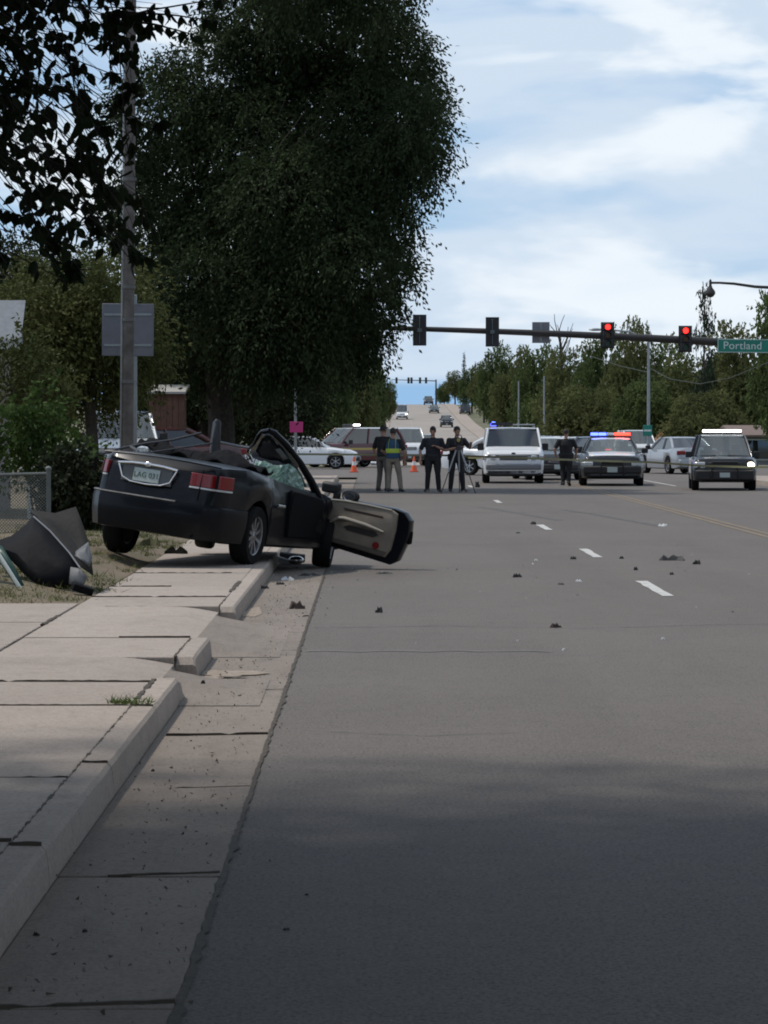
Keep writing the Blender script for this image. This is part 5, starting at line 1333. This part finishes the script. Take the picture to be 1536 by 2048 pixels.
# chain link fences
def chain_fence(label, x0, x1, y, zb, zt, posts, pitch, r, endpost=None):
    t = thing('chain_link_fence', label, 'fence', (x0, y, zb)); H = zt-zb; W = x1-x0
    for px in posts: MB().lathe([(.032, -.2), (.032, H+.03), (.042, H+.03), (.042, H+.055), (.02, H+.075), (.002, H+.08)], 10, Matrix.Translation((px-x0, 0, 0))).build('fence_post', fence_wire, t)
    MB().tube([(0, 0, H-.02), (W*.5, .0, H-.035), (W, 0, H-.02)], .02, 8).build('top_rail', fence_wire, t)
    mb = MB(); n = int((W+H)/pitch)
    for k in range(n):
        s0 = k*pitch
        for sgn in (1, -1):
            a = (s0-H, .0) if s0 > H else (0, H-s0 if True else 0)
            x_a = max(0, s0-H); z_a = min(H, H-0) if s0 > H else None
            p0 = Vector((max(0, s0-H), 0, min(H, s0) if s0 <= H else H)); p1 = Vector((min(s0, W), 0, max(0, s0-W)))
            if sgn < 0: p0.x, p1.x = W-p0.x, W-p1.x
            p0.y = p1.y = .004*sgn
            mb.tube([p0, p1], r, 3, caps=False)
    o = mb.build('wire_mesh', fence_wire, t, smooth=None); o['kind'] = 'stuff'
    return t
chain_fence('grey chain link fence with end post beside the black torn bumper', at(-90, 0, 42).x, at(97, 0, 42).x, 42, .30, at(0, 944, 42).z, [at(97, 0, 42).x, at(-60, 0, 42).x], .042, .0045)
chain_fence('farther chain link fence running behind the wrecked car', at(-40, 0, 71).x, at(300, 0, 71).x, 71, .30, at(0, 903, 71).z, [at(k, 0, 71).x for k in (300, 170, 60, -30)], .09, .005)

# house at the left edge
hs = thing('house', 'low house with pale grey roof cut by the left edge', 'house', (-7.6, 50, .3))
wall_m = M('house_wall', (.16, .14, .125), .85, col2=(.20, .18, .16), nscale=3)
rx1 = at(47, 0, 50).x+7.6; rz0, rz1 = at(0, 690, 50).z-.3, at(0, 604, 50).z-.3
MB().box((-1.8, 3.2, rz0/2-.05), (6.4, 5.0, rz0)).build('wall', wall_m, hs)
roof_m = M('grey_shingle_roof', (.20, .215, .23), .85, col2=(.25, .265, .285), nscale=8, bump=.3, bscale=40)
rf = MB(); rpoly = [(-.2, rz0-.02), (-.22, rz0+.06), (.45, rz1+.03), (5.7, rz1+.12), (5.7, rz1+.0), (.6, rz1-.1), (.1, rz0-.02)]
rf.rings([[(-5.6, y, z) for y, z in rpoly], [(rx1-max(0, y)*.14, y, z) for y, z in rpoly]]); ro = rf.build('roof', roof_m, hs)
sl = math.atan2(rz1-rz0-.05, .67)
for k in range(5):
    f = (k+.5)/5; y = -.235+.67*f; z = rz0+.07+f*(rz1-rz0-.04)
    MB().box(((rx1-5.6)/2, y, z), (rx1+5.6-.01, .185, .018), rot=(sl+.06, 0, 0)).build('shingle_course', roof_m, ro)
MB().box(((rx1-5.6)/2, -.22, rz0+.0), (rx1+5.6, .03, .14)).build('fascia', M('fascia_white', (.45, .45, .44), .7), hs)
post_m = M('porch_white', (.50, .52, .48), .7)
MB().tube([(at(48, 0, 50).x+7.6, -.1, at(0, 715, 50).z-.3), (at(58, 0, 50).x+7.6, -.1, at(0, 850, 50).z-.3), (at(60, 0, 50).x+7.6, -.1, 0)], .028, 8).build('porch_post', post_m, hs)
MB().box((-1.2, -.15, at(0, 792, 50).z-.3), (3.2, .06, .07)).build('porch_rail', post_m, hs)
wn = MB().box((-1.5, .68, 1.55), (1.2, .06, 1.0)).build('window', post_m, hs, bevel=.01)
MB().box((-1.5, .645, 1.55), (1.05, .02, .85)).build('pane', glass_dark, wn)
# brown shed behind the pole
sh_ = thing('brown_shed', 'small brown board shed with pale roof edge behind the red car', 'shed', (at(333, 0, 88).x, 88, .3))
sz0, sz1 = .0, at(0, 788, 88).z-.3
brown = M('brown_boards', (.13, .065, .045), .85, col2=(.17, .09, .062), nscale=4, objrand=.12)
MB().box((0, 1.0, sz1/2), (.86, 1.8, sz1)).build('wall', brown, sh_)
for k in range(6): MB().box((-.40+k*.16, .085, sz1/2+.0), (.15, .03, sz1-.02), rot=(0, 0, random.uniform(-.02, .02))).build('board', brown, sh_, bevel=.004)
MB().prism([(-.1, sz1+.0), (-.1, sz1+.06), (2.0, sz1+.28), (2.0, sz1+.2)], 'x', -.52, .52).build('roof', M('pale_roof_felt', (.40, .38, .35), .8), sh_)
# houses at the right
def house(label, px0, px1, ytop, yeave, d, wallc, roofc, gable=False):
    x0, x1 = at(px0, 0, d).x, at(px1, 0, d).x; z0 = prof(d); t = thing('house', label, 'house', ((x0+x1)/2, d, z0))
    w = (x1-x0); ze, zt = at(0, yeave, d).z-z0, at(0, ytop, d).z-z0
    MB().box((0, 4, ze/2), (w, 8, ze)).build('wall', wallc, t)
    if gable:
        MB().prism([(-w/2, ze), (w/2, ze), (0, zt)], 'y', .02, 7.9).build('gable', wallc, t)
        MB().prism([(-w/2-.3, ze-.12), (-w/2-.3, ze), (0, zt+.12), (w/2+.3, ze), (w/2+.3, ze-.12), (0, zt)], 'y', -.3, 8.3).build('roof', roofc, t)
    else: MB().prism([(-.4, ze), (-.4, ze+.1), (4, zt), (8.4, ze+.1), (8.4, ze)], 'x', -w/2-.4, w/2+.4).build('roof', roofc, t)
    for k in (-.25, .25):
        f = MB().box((w*k, -.02, ze*.55), (1.3, .08, 1.1)).build('window', post_m, t, bevel=.01); MB().box((w*k, -.065, ze*.55), (1.15, .02, .95)).build('pane', glass_dark, f)
    MB().box((0, -.03, ze*.38), (.95, .06, ze*.72)).build('door', M('door_brown', (.10, .06, .04), .6), t, bevel=.01)
house('grey house with low brown roof behind the utility vehicle at right', 1478, 1640, 850, 874, 165, M('grey_siding', (.20, .20, .20), .8), M('brown_roof', (.17, .12, .10), .85))
house('orange gabled house half hidden by trees right of the grey pole', 1326, 1378, 842, 880, 190, M('orange_siding', (.36, .16, .05), .8), M('orange_roof_edge', (.22, .11, .05), .85), gable=True)

# ================================================================ WRECKAGE ON THE GROUND
bl_pl = M('black_bumper_plastic', (.005, .005, .007), .7, spec=.15, bump=.4, bscale=9)
gr_pl = M('raw_grey_plastic', (.09, .093, .097), .6, col2=(.16, .165, .17), nscale=14)
bc = thing('torn_bumper', 'big torn black bumper cover lying against the fence beside the pavement', 'bumper', (at(95, 0, 30.6).x, 30.6, .2)); BB = Vector(bc.location)
def bp(px, py, d): return at(px, py, d)-BB
sheet([bp(-25, 1088, 30.6), bp(0, 1080, 30.6), bp(22, 1073, 30.6), bp(50, 1052, 30.7), bp(68, 1032, 30.8), bp(100, 1060, 30.6), bp(138, 1103, 30.4), bp(160, 1135, 30.2), bp(150, 1160, 30.1), bp(140, 1178, 30.1), bp(85, 1177, 30.1), bp(55, 1155, 30.2), bp(10, 1108, 30.4), bp(-20, 1096, 30.5)], .10).build('bumper_skin', bl_pl, bc, solid=.012)
sheet([bp(60, 1020, 31.3), bp(110, 1027, 31.3), bp(152, 1014, 31.3), bp(164, 1045, 31.1), bp(178, 1085, 30.9), bp(183, 1120, 30.6), bp(186, 1150, 30.4), bp(160, 1132, 30.4), bp(120, 1085, 30.8), bp(70, 1030, 31.0)], -.08).build('bumper_inner', M('dark_grey_plastic', (.024, .023, .022), .75, spec=.2, bump=.5, bscale=14), bc, solid=.012)
MB().tube([bp(67, 1033, 30.75), bp(100, 1062, 30.55), bp(138, 1105, 30.35), bp(160, 1136, 30.15)], .008, 6).build('bumper_edge', M('scraped_edge', (.22, .23, .25), .5), bc)
sheet([bp(152, 1104, 30.4), bp(176, 1085, 30.5), bp(183, 1118, 30.4), bp(178, 1134, 30.2), bp(150, 1112, 30.3)], .03).build('foam_absorber', gr_pl, bc, solid=.02)
sheet([bp(142, 1135, 30.05), bp(158, 1138, 30.0), bp(174, 1155, 30.0), bp(166, 1172, 29.95), bp(138, 1168, 29.95)], .03).build('fog_lamp_bezel', M('pale_grey_plastic', (.10, .102, .105), .6, col2=(.2, .2, .2), nscale=12), bc, solid=.02)
MB().box(bp(164, 1178, 29.9), (.20, .10, .07), rot=(.2, .3, .4)).build('bracket', bl_pl, bc, bevel=.01)
gp = thing('green_panel', 'fallen dark green panel with a white edge at the left border', 'panel', (at(20, 0, 30).x, 30, .2)); GB = Vector(gp.location)
sheet([at(-30, 1085, 30.2)-GB, at(4, 1092, 30.1)-GB, at(30, 1135, 29.95)-GB, at(52, 1180, 29.9)-GB, at(40, 1182, 29.85)-GB, at(-10, 1110, 30.0)-GB, at(-40, 1120, 30.1)-GB], .02).build('board', M('green_board', (.018, .065, .05), .4), gp, solid=.015)
MB().tube([at(-30, 1070, 29.95)-GB, at(0, 1113, 29.85)-GB, at(40, 1177, 29.78)-GB], [(.012, .02)]*3, 6).build('white_edge', M('white_edging', (.72, .76, .72), .5), gp)

def shard(name, label, cat, px, py, w, h, seed, mat, z=0.0, tall=.5, group='debris scattered on the road', second=None, depth=None):
    """a jagged bent piece lying on the ground"""
    g = random.Random(seed); p = ground_at(px, py, z); wm = w/FPX*p.y; hm = h/FPX*p.y; dm_ = depth or wm*.5
    t = MB(); n = 7; lo, hi = [], []
    for i in range(n):
        x = wm*(i/(n-1)-.5); zz = hm*(.35+.65*abs(math.sin(seed+i*1.3)))*(.4 if i in (0, n-1) else 1)
        yy = dm_*math.sin(i*1.1+seed)*.25
        lo.append([(x, yy-dm_*.3, 0), (x+g.uniform(-.1, .1)*wm, yy-dm_*.12, zz*.75), (x, yy+dm_*.1, zz), (x, yy+dm_*.35, zz*tall*.4), (x, yy+dm_*.3, 0)])
    t.rings(lo); o = t.build(name, mat, None, smooth=30); o.location = p+Vector((0, 0, .003)); o.rotation_euler = (0, 0, g.uniform(-.5, .5))
    tag(o, label, cat, group); return o
dk = M('debris_black', (.016, .015, .015), .6); br = M('debris_brown', (.05, .03, .025), .7); wt_ = M('debris_white', (.62, .63, .63), .5); gy_ = M('debris_grey', (.16, .16, .165), .6)
for i, (px, py, w, h, m, lab) in enumerate([
    (1112, 1256, 24, 10, br, 'dark brown chunk lying alone nearest the camera on the lane'),
    (1034, 1155, 17, 9, dk, 'black chunk lying left of the white speck between the dashes'),
    (758, 1226, 15, 13, dk, 'black twisted bit on the lane near the gutter edge'),
    (594, 1219, 32, 18, br, 'dark triangular fragment lying in the gutter'),
    (1147, 1119, 12, 7, dk, 'small black bit just left of the middle lane dash'),
    (1243, 1118, 9, 6, dk, 'tiny dark bit right of the middle lane dash'),
    (1272, 1141, 9, 8, dk, 'small dark bit above the nearest lane dash'),
    (1345, 1121, 50, 11, dk, 'long black torn strip lying across the right lane'),
    (1394, 1129, 16, 10, dk, 'black hooked piece just right of the long strip'),
    (1344, 1150, 9, 6, dk, 'tiny dark crumb below the long black strip'),
    (1122, 1170, 12, 4, br, 'flat brown scrap left of the nearest lane dash'),
    (1067, 1049, 11, 7, dk, 'small dark piece beside the far lane dash'),
    (1036, 1067, 9, 5, gy_, 'faint grey bit left of the far lane dash'),
    (768, 1148, 34, 4, dk, 'thin flat dark strip below the open door'),
    (406, 1369, 9, 9, dk, 'round dark pebble on the pavement ramp'),
    (305, 1545, 7, 6, dk, 'small dark stone in the near gutter'),
    (70, 1876, 14, 9, dk, 'dark leaf scrap in the shaded gutter at lower left'),
    (168, 1869, 10, 8, dk, 'small dark pebble in the shaded gutter'),
    (572, 1865, 14, 6, dk, 'dark scrap on the shaded asphalt near the gutter'),
    (955, 975, 10, 14, dk, 'small dark object standing on the road right of the tripod'),
    (613, 1795, 8, 5, dk, 'tiny dark crumb on the shaded asphalt')]):
    shard('debris_piece', lab, 'debris', px, py, w, h, i+3, m, z=0 if px > 420 or py > 1500 else .15)
for i, (px, py, w, h, lab) in enumerate([
    (1158, 1164, 13, 5, 'white plastic scrap left of the nearest lane dash'),
    (1327, 1053, 19, 6, 'white paper scrap at the end of the right skid mark'),
    (1128, 1302, 7, 5, 'tiny white crumb on the near lane'),
    (1327, 1280, 7, 5, 'tiny white crumb at the right of the near lane'),
    (1072, 1122, 7, 4, 'tiny pale crumb between the lane dashes'),
    (1035, 1154+130, 5, 4, 'faint pale speck low on the near lane'),
    (575, 1161, 26, 8, 'white flat plastic piece in the gutter below the wreck')]):
    shard('white_scrap', lab, 'debris', px, py, w, h, i+31, wt_, group='white scraps scattered on the road')
lp = thing('broken_headlamp', 'shiny broken lamp unit lying in the gutter under the wreck', 'lamp', ground_at(592, 1130))
MB().ball((0, 0, .06), (.10, .06, .055)).build('reflector', chrome, lp); MB().box((-.16, .05, .05), (.26, .10, .07), rot=(.2, .3, .2)).build('lamp_housing', wt_, lp, bevel=.02)
mb = MB(); mb.box((-.05, .16, .09), (.32, .06, .10), rot=(.3, .1, -.2)); mb.build('bracket', gr_pl, lp, bevel=.01)
for i, (px, py, w, h, lab) in enumerate([(560, 1170, 16, 7, 'small dark crumb in the gutter left of the white piece'), (525, 1178, 24, 8, 'dark stick fallen in the gutter against the kerb'), (620, 1152, 40, 6, 'flat dark scrap in the gutter beside the front wheel')]):
    shard('gutter_scrap', lab, 'debris', px, py, w, h, i+51, dk)
# uprooted turf and rubbish beside the rear left wheel
for i, (px, py, w, h, m, lab) in enumerate([(300, 1092, 40, 22, M('torn_turf', (.07, .085, .035), .95, col2=(.13, .11, .06), nscale=20), 'torn green turf lump under the rear of the wreck'), (352, 1108, 46, 16, M('pale_rubble', (.26, .22, .17), .9, col2=(.15, .13, .09), nscale=16), 'pale rubble lump under the rear of the wreck')]):
    shard('rubble_piece', lab, 'rubble', px, py, w, h, i+61, m, z=.26, group=None)

# glass crumbs and grit thrown out by the crash
g = np.random.default_rng(91); n = 420
ctr = np.array([(-.85, 37.5, .5, 2.2), (-.2, 38.3, 1.0, 1.2), (1.5, 36, 1.6, 5), (3.5, 42, 2.0, 7), (-.7, 33, .25, 3)]); k = g.choice(5, n, p=[.3, .25, .2, .15, .1])
pos = np.stack([ctr[k, 0]+g.normal(size=n)*ctr[k, 2], ctr[k, 1]+g.normal(size=n)*ctr[k, 3], np.full(n, .012)], 1)
pos[:, 2] = np.where(pos[:, 0] < -1.17, .165, .012)
sz = g.uniform(.003, .009, n)[:, None]
a_ = pos+g.normal(size=(n, 3))*sz; b2 = pos+g.normal(size=(n, 3))*sz; c2 = pos+g.normal(size=(n, 3))*sz
o = put('glass_crumbs', np_mesh('glass_crumbs', np.stack([a_, b2, c2], 1).reshape(-1, 3), 3, M('glass_crumb', (.36, .42, .40), .2)))
tag(o, 'scattered glass crumbs glinting on the road around the wreck', 'glass', kind='stuff')
n = 1600
pos = np.stack([-.87+g.normal(size=n)*.17, g.uniform(9, 40, n), np.full(n, .010)], 1); sz = g.uniform(.002, .008, n)[:, None]
o = put('gutter_grit', np_mesh('gutter_grit', np.stack([pos+g.normal(size=(n, 3))*sz for _ in range(3)], 1).reshape(-1, 3), 3, M('grit', (.09, .075, .06), .9, col2=(.2, .17, .14), island=True)))
tag(o, 'fine dark grit and leaf bits lying along the gutter', 'grit', kind='stuff')
# ================================================================ PEOPLE
def remesh(o, voxel):
    m = o.modifiers.new('r', 'REMESH'); m.mode = 'VOXEL'; m.voxel_size = voxel; m.use_smooth_shade = True
    s_ = o.modifiers.new('s', 'SMOOTH'); s_.factor = .5; s_.iterations = 3
    bpy.context.view_layer.update()
    me = bpy.data.meshes.new_from_object(o.evaluated_get(bpy.context.evaluated_depsgraph_get()))
    mt = o.data.materials[0] if o.data.materials else None
    o.modifiers.clear(); o.data = me
    if not me.materials and mt: me.materials.append(mt)
    me.shade_smooth(); return o
def limb_mb(mb, pts, rs, n=10):
    mb.tube(pts, rs, n)
    for p, r in zip(pts, rs): mb.ball(p, r if not isinstance(r, tuple) else min(r), 10, 6)
def torso(mb, secs, n=16):
    mb.rings([[(cx+rx*math.cos(2*math.pi*k/n), cy+ry*math.sin(2*math.pi*k/n), z) for k in range(n)] for cx, cy, z, rx, ry in secs])
def person(label, px, d, heading, arms, legs, shirt, trousers, shoes, hair, H=1.78, bulk=1.0, vest=None, cap=False, z=None, sleeve=.55, head_turn=0.0, head_pitch=0.0, lean=0.0, group='police officers at the scene'):
    """faces local +Y; heading is degrees clockwise from away; arms/legs = joint positions for left (-x) and right (+x)"""
    t = thing('person', label, 'person', ((px-VPX)/FPX*d, d, 0 if z is None else z), (0, 0, -R(heading)), group)
    t.scale = (H/1.78,)*3
    b = bulk; V = Vector
    hc = V((0, .03+lean*1.5, 1.655)); neck = V((0, lean*1.3, 1.47))
    Rh = Matrix.Translation(hc) @ Euler((head_pitch, 0, -head_turn)).to_matrix().to_4x4()
    mb = MB()
    torso(mb, [(0, 0, .86, .15*b, .10*b), (0, 0, .95, .17*b, .115*b), (0, lean*.3, 1.08, .155*b, .11*b), (0, lean*.8, 1.26, .175*b, .12*b), (0, lean*1.1, 1.38, .17*b, .105), (0, lean*1.2, 1.45, .10, .07), (0, lean*1.3, 1.49, .055, .055)])
    limb_mb(mb, [neck-V((0, 0, .03)), hc-V((0, .02, .09))], [.058, .055])
    mb.ball((0, 0, .015), (.077, .098, .115), 16, 12, Rh); mb.ball((0, .025, -.06), (.058, .065, .06), 12, 8, Rh)      # skull, jaw
    mb.tube([Rh @ V((0, .09, .02)), Rh @ V((0, .118, -.018)), Rh @ V((0, .098, -.03))], [.010, .016, .012], 8)         # nose
    mb.tube([Rh @ V((-.026, .083, -.062)), Rh @ V((0, .092, -.064)), Rh @ V((.026, .083, -.062))], .008, 6)             # lips
    for s_ in (-1, 1):
        mb.ball((s_*.080, -.005, .0), (.012, .024, .034), 8, 6, Rh)
        mb.ball((s_*.033, .083, .026), (.020, .012, .009), 8, 6, Rh)
    hands = []
    for s_, A in ((-1, arms[0]), (1, arms[1])):
        sh_j, el, wr = V((s_*.195*b, lean*1.1, 1.405)), V(A[0]), V(A[1])
        limb_mb(mb, [V((s_*.12, lean*1.1, 1.40)), sh_j, sh_j.lerp(el, .5), el, el.lerp(wr, .35), wr], [.06, .062, .052, .042, .043, .028])
        fw = (wr-el).normalized(); side = fw.cross(V((0, 0, 1)))
        if side.length < .2: side = V((0, 1, 0))
        side = side.normalized(); nrm = side.cross(fw).normalized()
        palm = wr+fw*.05
        mb.tube([wr, wr+fw*.03, wr+fw*.085], [(.024, .02), (.040, .018), (.042, .015)], 10)
        curl = V(A[2]) if len(A) > 2 else V((0, 0, 0))
        for k, ln in enumerate((.066, .076, .072, .056)):
            a = wr+fw*.075+side*(.033-.022*k); b1 = a+fw*ln*.5+nrm*-.006; c1 = b1+fw*ln*.30-nrm*.018; e1 = c1+fw*ln*.16-nrm*.022
            mb.tube([a-fw*.02, a, b1, c1, e1], [.010, .010, .0095, .009, .007], 6)
        th = wr+fw*.025+side*.034; mb.tube([wr+fw*.015+side*.015, th, th+side*.022+fw*.028, th+side*.022+fw*.055-nrm*.01], [.014, .013, .011, .009], 6)
        hands.append((el, wr, sh_j))
    for s_, Lg in ((-1, legs[0]), (1, legs[1])):
        hip, kn, an = V((s_*.095*b, 0, .90)), V(Lg[0]), V(Lg[1])
        limb_mb(mb, [hip, hip.lerp(kn, .5), kn, kn.lerp(an, .35), an], [.088*b, .075, .056, .054, .038])
        mb.tube([an+V((0, -.04, -.04)), an+V((0, .10, -.055)), an+V((0, .17, -.06))], [(.04, .03), (.045, .025), (.03, .018)], 8)
    body = mb.build('body', skin, t); remesh(body, .0105)
    # eyes and brows
    ey = MB()
    for s_ in (-1, 1): ey.ball((s_*.033, .0905, .024), (.010, .006, .007), 8, 6, Rh)
    ey.build('eyes', M('eye_dark', (.02, .015, .012), .3), t)
    # hair or cap
    hm = MB(); rg = []
    for i in range(8):
        a = math.pi*.5*i/7
        z0 = .035+.102*math.sin(a) if i else -.02; r = math.cos(a)
        rg.append([Rh @ V((.086*max(.02, r)*math.cos(q), -.012+.112*max(.02, r)*math.sin(q), (z0 if math.sin(q) < .55 else max(z0, .05)))) for q in [2*math.pi*k/18 for k in range(18)]])
    hm.rings(rg)
    if cap: hm.tube([Rh @ V((0, .07, .065)), Rh @ V((0, .13, .055)), Rh @ V((0, .165, .045))], [(.07, .02), (.065, .012), (.04, .008)], 10)
    hm.build('cap' if cap else 'hair', hair, t, smooth=60)
    # shirt
    mb = MB()
    torso(mb, [(0, 0, .93, .180*b, .130*b), (0, lean*.2, 1.02, .178*b, .132*b), (0, lean*.6, 1.15, .178*b, .135*b), (0, lean*.8, 1.28, .195*b, .140*b), (0, lean*1.1, 1.39, .185*b, .120), (0, lean*1.2, 1.455, .105, .082), (0, lean*1.25, 1.485, .068, .068)])
    for (el, wr, sh_j), s_ in zip(hands, (-1, 1)):
        e2 = sh_j.lerp(el, min(1, sleeve*1.6)); pts = [V((s_*.11, lean*1.1, 1.40)), sh_j, sh_j.lerp(el, .5), e2]; rs = [.075, .078, .07, .064]
        if sleeve > .9: pts.append(el.lerp(wr, .85)); rs.append(.042)
        mb.tube(pts, rs, 12); mb.ball(sh_j, .078, 12, 8)
        if sleeve > .9: mb.ball(el, .062, 10, 6)
    remesh(mb.build('shirt', shirt, t), .015)
    # trousers
    mb = MB()
    torso(mb, [(0, 0, .83, .12*b, .11*b), (0, 0, .90, .178*b, .125*b), (0, 0, .99, .176*b, .126*b), (0, 0, 1.03, .172*b, .124*b)])
    for s_, Lg in ((-1, legs[0]), (1, legs[1])):
        hip, kn, an = V((s_*.095*b, 0, .90)), V(Lg[0]), V(Lg[1]); 
        mb.tube([hip+V((0, 0, .03)), hip.lerp(kn, .5), kn, kn.lerp(an, .4), an+V((0, -.01, -.02))], [.100*b, .092*b, .076, .074, .062], 12); mb.ball(kn, .074, 10, 6)
    remesh(mb.build('trousers', trousers, t), .016)
    MB().tube([V((.176*b*math.cos(q), .128*b*math.sin(q), 1.0)) for q in np.linspace(0, 2*math.pi, 25)], [(.012, .022)]*25, 6, caps=False).build('belt', M('duty_belt', (.008, .008, .008), .5), t)
    hb = MB(); hb.box((.19*b, 0, .96), (.05, .09, .16)); hb.box((-.185*b, .03, .98), (.05, .08, .10)); hb.build('holster', M('duty_belt', (.008, .008, .008), .5), t, bevel=.012)
    for s_, Lg in ((-1, legs[0]), (1, legs[1])):
        an = V(Lg[1]); tw = s_*.25
        m_ = Matrix.Translation((an.x, an.y, an.z-.075)) @ Matrix.Rotation(-tw, 4, 'Z') @ Euler((Lg[2] if len(Lg) > 2 else 0, 0, 0)).to_matrix().to_4x4()
        mb = MB(); n = 12
        secs = [(-.085, .03, .07), (-.07, .044, .10), (0, .046, .11), (.07, .052, .075), (.14, .052, .055), (.185, .036, .035)]
        mb.rings([[m_ @ V((hw*math.copysign(abs(math.cos(q))**.6, math.cos(q)), y, h*.5+h*.5*math.copysign(abs(math.sin(q))**.6, math.sin(q)))) for q in [2*math.pi*k/n for k in range(n)]] for y, hw, h in secs])
        mb.build('shoe', shoes, t, smooth=60)
    if vest:
        a_, c_ = vest; k = 1.09
        mb = MB(); torso(mb, [(0, 0, .95, .182*b*k, .133*b*k), (0, lean*.4, 1.06, .180*b*k, .136*b*k), (0, lean*.6, 1.16, .181*b*k, .140*b*k), (0, lean*.8, 1.28, .196*b*k, .145*b*k), (0, lean*1.1, 1.40, .165*b*k, .125*k), (0, lean*1.2, 1.465, .105, .09)])
        v_ = mb.build('vest', a_, t, smooth=60)
        mb = MB(); torso(mb, [(0, lean*.5, 1.09, .183*b*k, .140*b*k), (0, lean*.5, 1.10, .187*b*k, .144*b*k), (0, lean*.7, 1.20, .190*b*k, .147*b*k), (0, lean*.7, 1.21, .186*b*k, .143*b*k)]); mb.build('vest_band', c_, v_, smooth=60)
        for s_ in (-1, 1):
            mb = MB()
            for yy in (1, -1): mb.tube([(s_*.10, yy*.150*b, 1.20), (s_*.10, yy*.152*b, 1.30), (s_*.09, yy*.132, 1.41), (s_*.085, yy*.07, 1.475)], [(.022, .006)]*4, 6)
            mb.build('vest_stripe', c_, v_)
    return t
navy = M('uniform_navy', (.010, .011, .017), .85, col2=(.016, .017, .024), nscale=10)
black_cl = M('uniform_black', (.009, .009, .011), .85, col2=(.015, .015, .018), nscale=10)
khaki = M('khaki_cloth', (.19, .16, .125), .9, col2=(.23, .20, .16), nscale=8)
grey_tr = M('grey_brown_cloth', (.10, .09, .075), .9, col2=(.13, .115, .10), nscale=8)
boot = M('boot_black', (.010, .010, .010), .5); hair_d = M('hair_dark', (.012, .009, .007), .7)
lime = M('vest_lime', (.42, .55, .06), .6); vblue = M('vest_blue', (.015, .06, .13), .7)
ARM_DOWN = lambda s_: ((s_*.30, -.03, 1.13), (s_*.29, .06, .88))
st = [((-.13, .03, .50), (-.16, 0, .095)), ((.13, .03, .50), (.16, 0, .095))]
# near the tripod
person('officer in navy standing with one hand raised to the chest left of the tripod', 866, 88.8, 185,
       [((-.32, .0, 1.14), (-.10, .20, 1.24)), ((.35, -.02, 1.13), (.33, .08, .90))], st, navy, black_cl, boot, hair_d, H=1.80, bulk=1.14, head_turn=.1, head_pitch=-.25)
person('officer in black leaning to the instrument on the tripod', 912, 88.9, 165,
       [((-.34, .16, 1.20), (-.30, .42, 1.32)), ((.30, .10, 1.14), (.02, .40, 1.22))], [((-.15, .05, .50), (-.20, .02, .095)), ((.13, .03, .50), (.15, -.02, .095))], black_cl, black_cl, boot, hair_d, H=1.80, bulk=1.08, head_turn=-.3, head_pitch=-.15, lean=.05)
person('officer seen from behind in a lime and blue reflective vest and khaki trousers', 786, 88.7, 10,
       [((-.31, .04, 1.15), (-.20, .22, 1.02)), ((.33, -.03, 1.13), (.31, .07, .88))], [((-.12, .04, .50), (-.13, 0, .095)), ((.17, .03, .50), (.22, .02, .095))], black_cl, khaki, boot, hair_d, H=1.76, bulk=1.0, vest=(vblue, lime), cap=True)
person('officer in dark shirt half hidden behind the reflective vest', 766, 89.8, 40,
       [((-.31, -.02, 1.13), (-.29, .07, .88)), ((.30, .06, 1.14), (.20, .25, 1.04))], st, black_cl, grey_tr, boot, hair_d, H=1.84, bulk=1.0, cap=True)
person('lone officer in black walking away between the van and police sedan', 1132, 99.3, 3,
       [((-.35, -.06, 1.15), (-.31, .06, .92)), ((.34, .04, 1.15), (.30, .16, .93))], [((-.10, .10, .51), (-.09, .02, .10)), ((.10, .02, .50), (.08, -.14, .13), -.3)], black_cl, black_cl, boot, hair_d, H=1.74, bulk=1.12)
# surveying tripod with its instrument
tx = thing('survey_tripod', 'pale legged surveying tripod standing in front of the officer in black', 'tripod', ((917-VPX)/FPX*88.1, 88.1, 0))
leg_m = M('tripod_aluminium', (.36, .37, .38), .5); 
for a in (R(200), R(-25), R(85)):
    f = Vector((math.cos(a)*.50, math.sin(a)*.50, 0)); tpt = Vector((math.cos(a)*.06, math.sin(a)*.06, 1.18))
    mid = tpt.lerp(f, .52)
    l_ = MB().tube([tpt, mid], [(.042, .024), (.036, .02)], 8).build('leg', leg_m, tx)
    MB().tube([mid-(f-tpt)*.06, f], .013, 8).build('leg_extension', dark_trim, l_); MB().box(f+Vector((0, 0, .01)), (.05, .05, .02)).build('foot', dark_trim, l_)
MB().lathe([(.09, 1.165), (.10, 1.17), (.10, 1.21), (.07, 1.215), (.002, 1.215)], 16).build('head_plate', dark_trim, tx)
si = thing('survey_instrument', 'dark surveying instrument mounted on the tripod head', 'instrument', ((917-VPX)/FPX*88.1, 88.1, 1.216))
MB().lathe([(.075, 0), (.075, .04), (.06, .06), (.06, .09), (.002, .09)], 14).build('base', dark_trim, si)
for x in (-.085, .085): MB().box((x, 0, .19), (.04, .10, .22)).build('yoke_arm', dark_trim, si, bevel=.01)
MB().tube([(0, -.12, .21), (0, -.04, .21), (0, .10, .21)], [.045, .052, .035], 12).build('telescope', M('instrument_yellow', (.35, .27, .06), .5), si)
MB().tube([(-.085, 0, .30), (-.06, 0, .35), (.06, 0, .35), (.085, 0, .30)], .012, 8).build('handle', dark_trim, si)
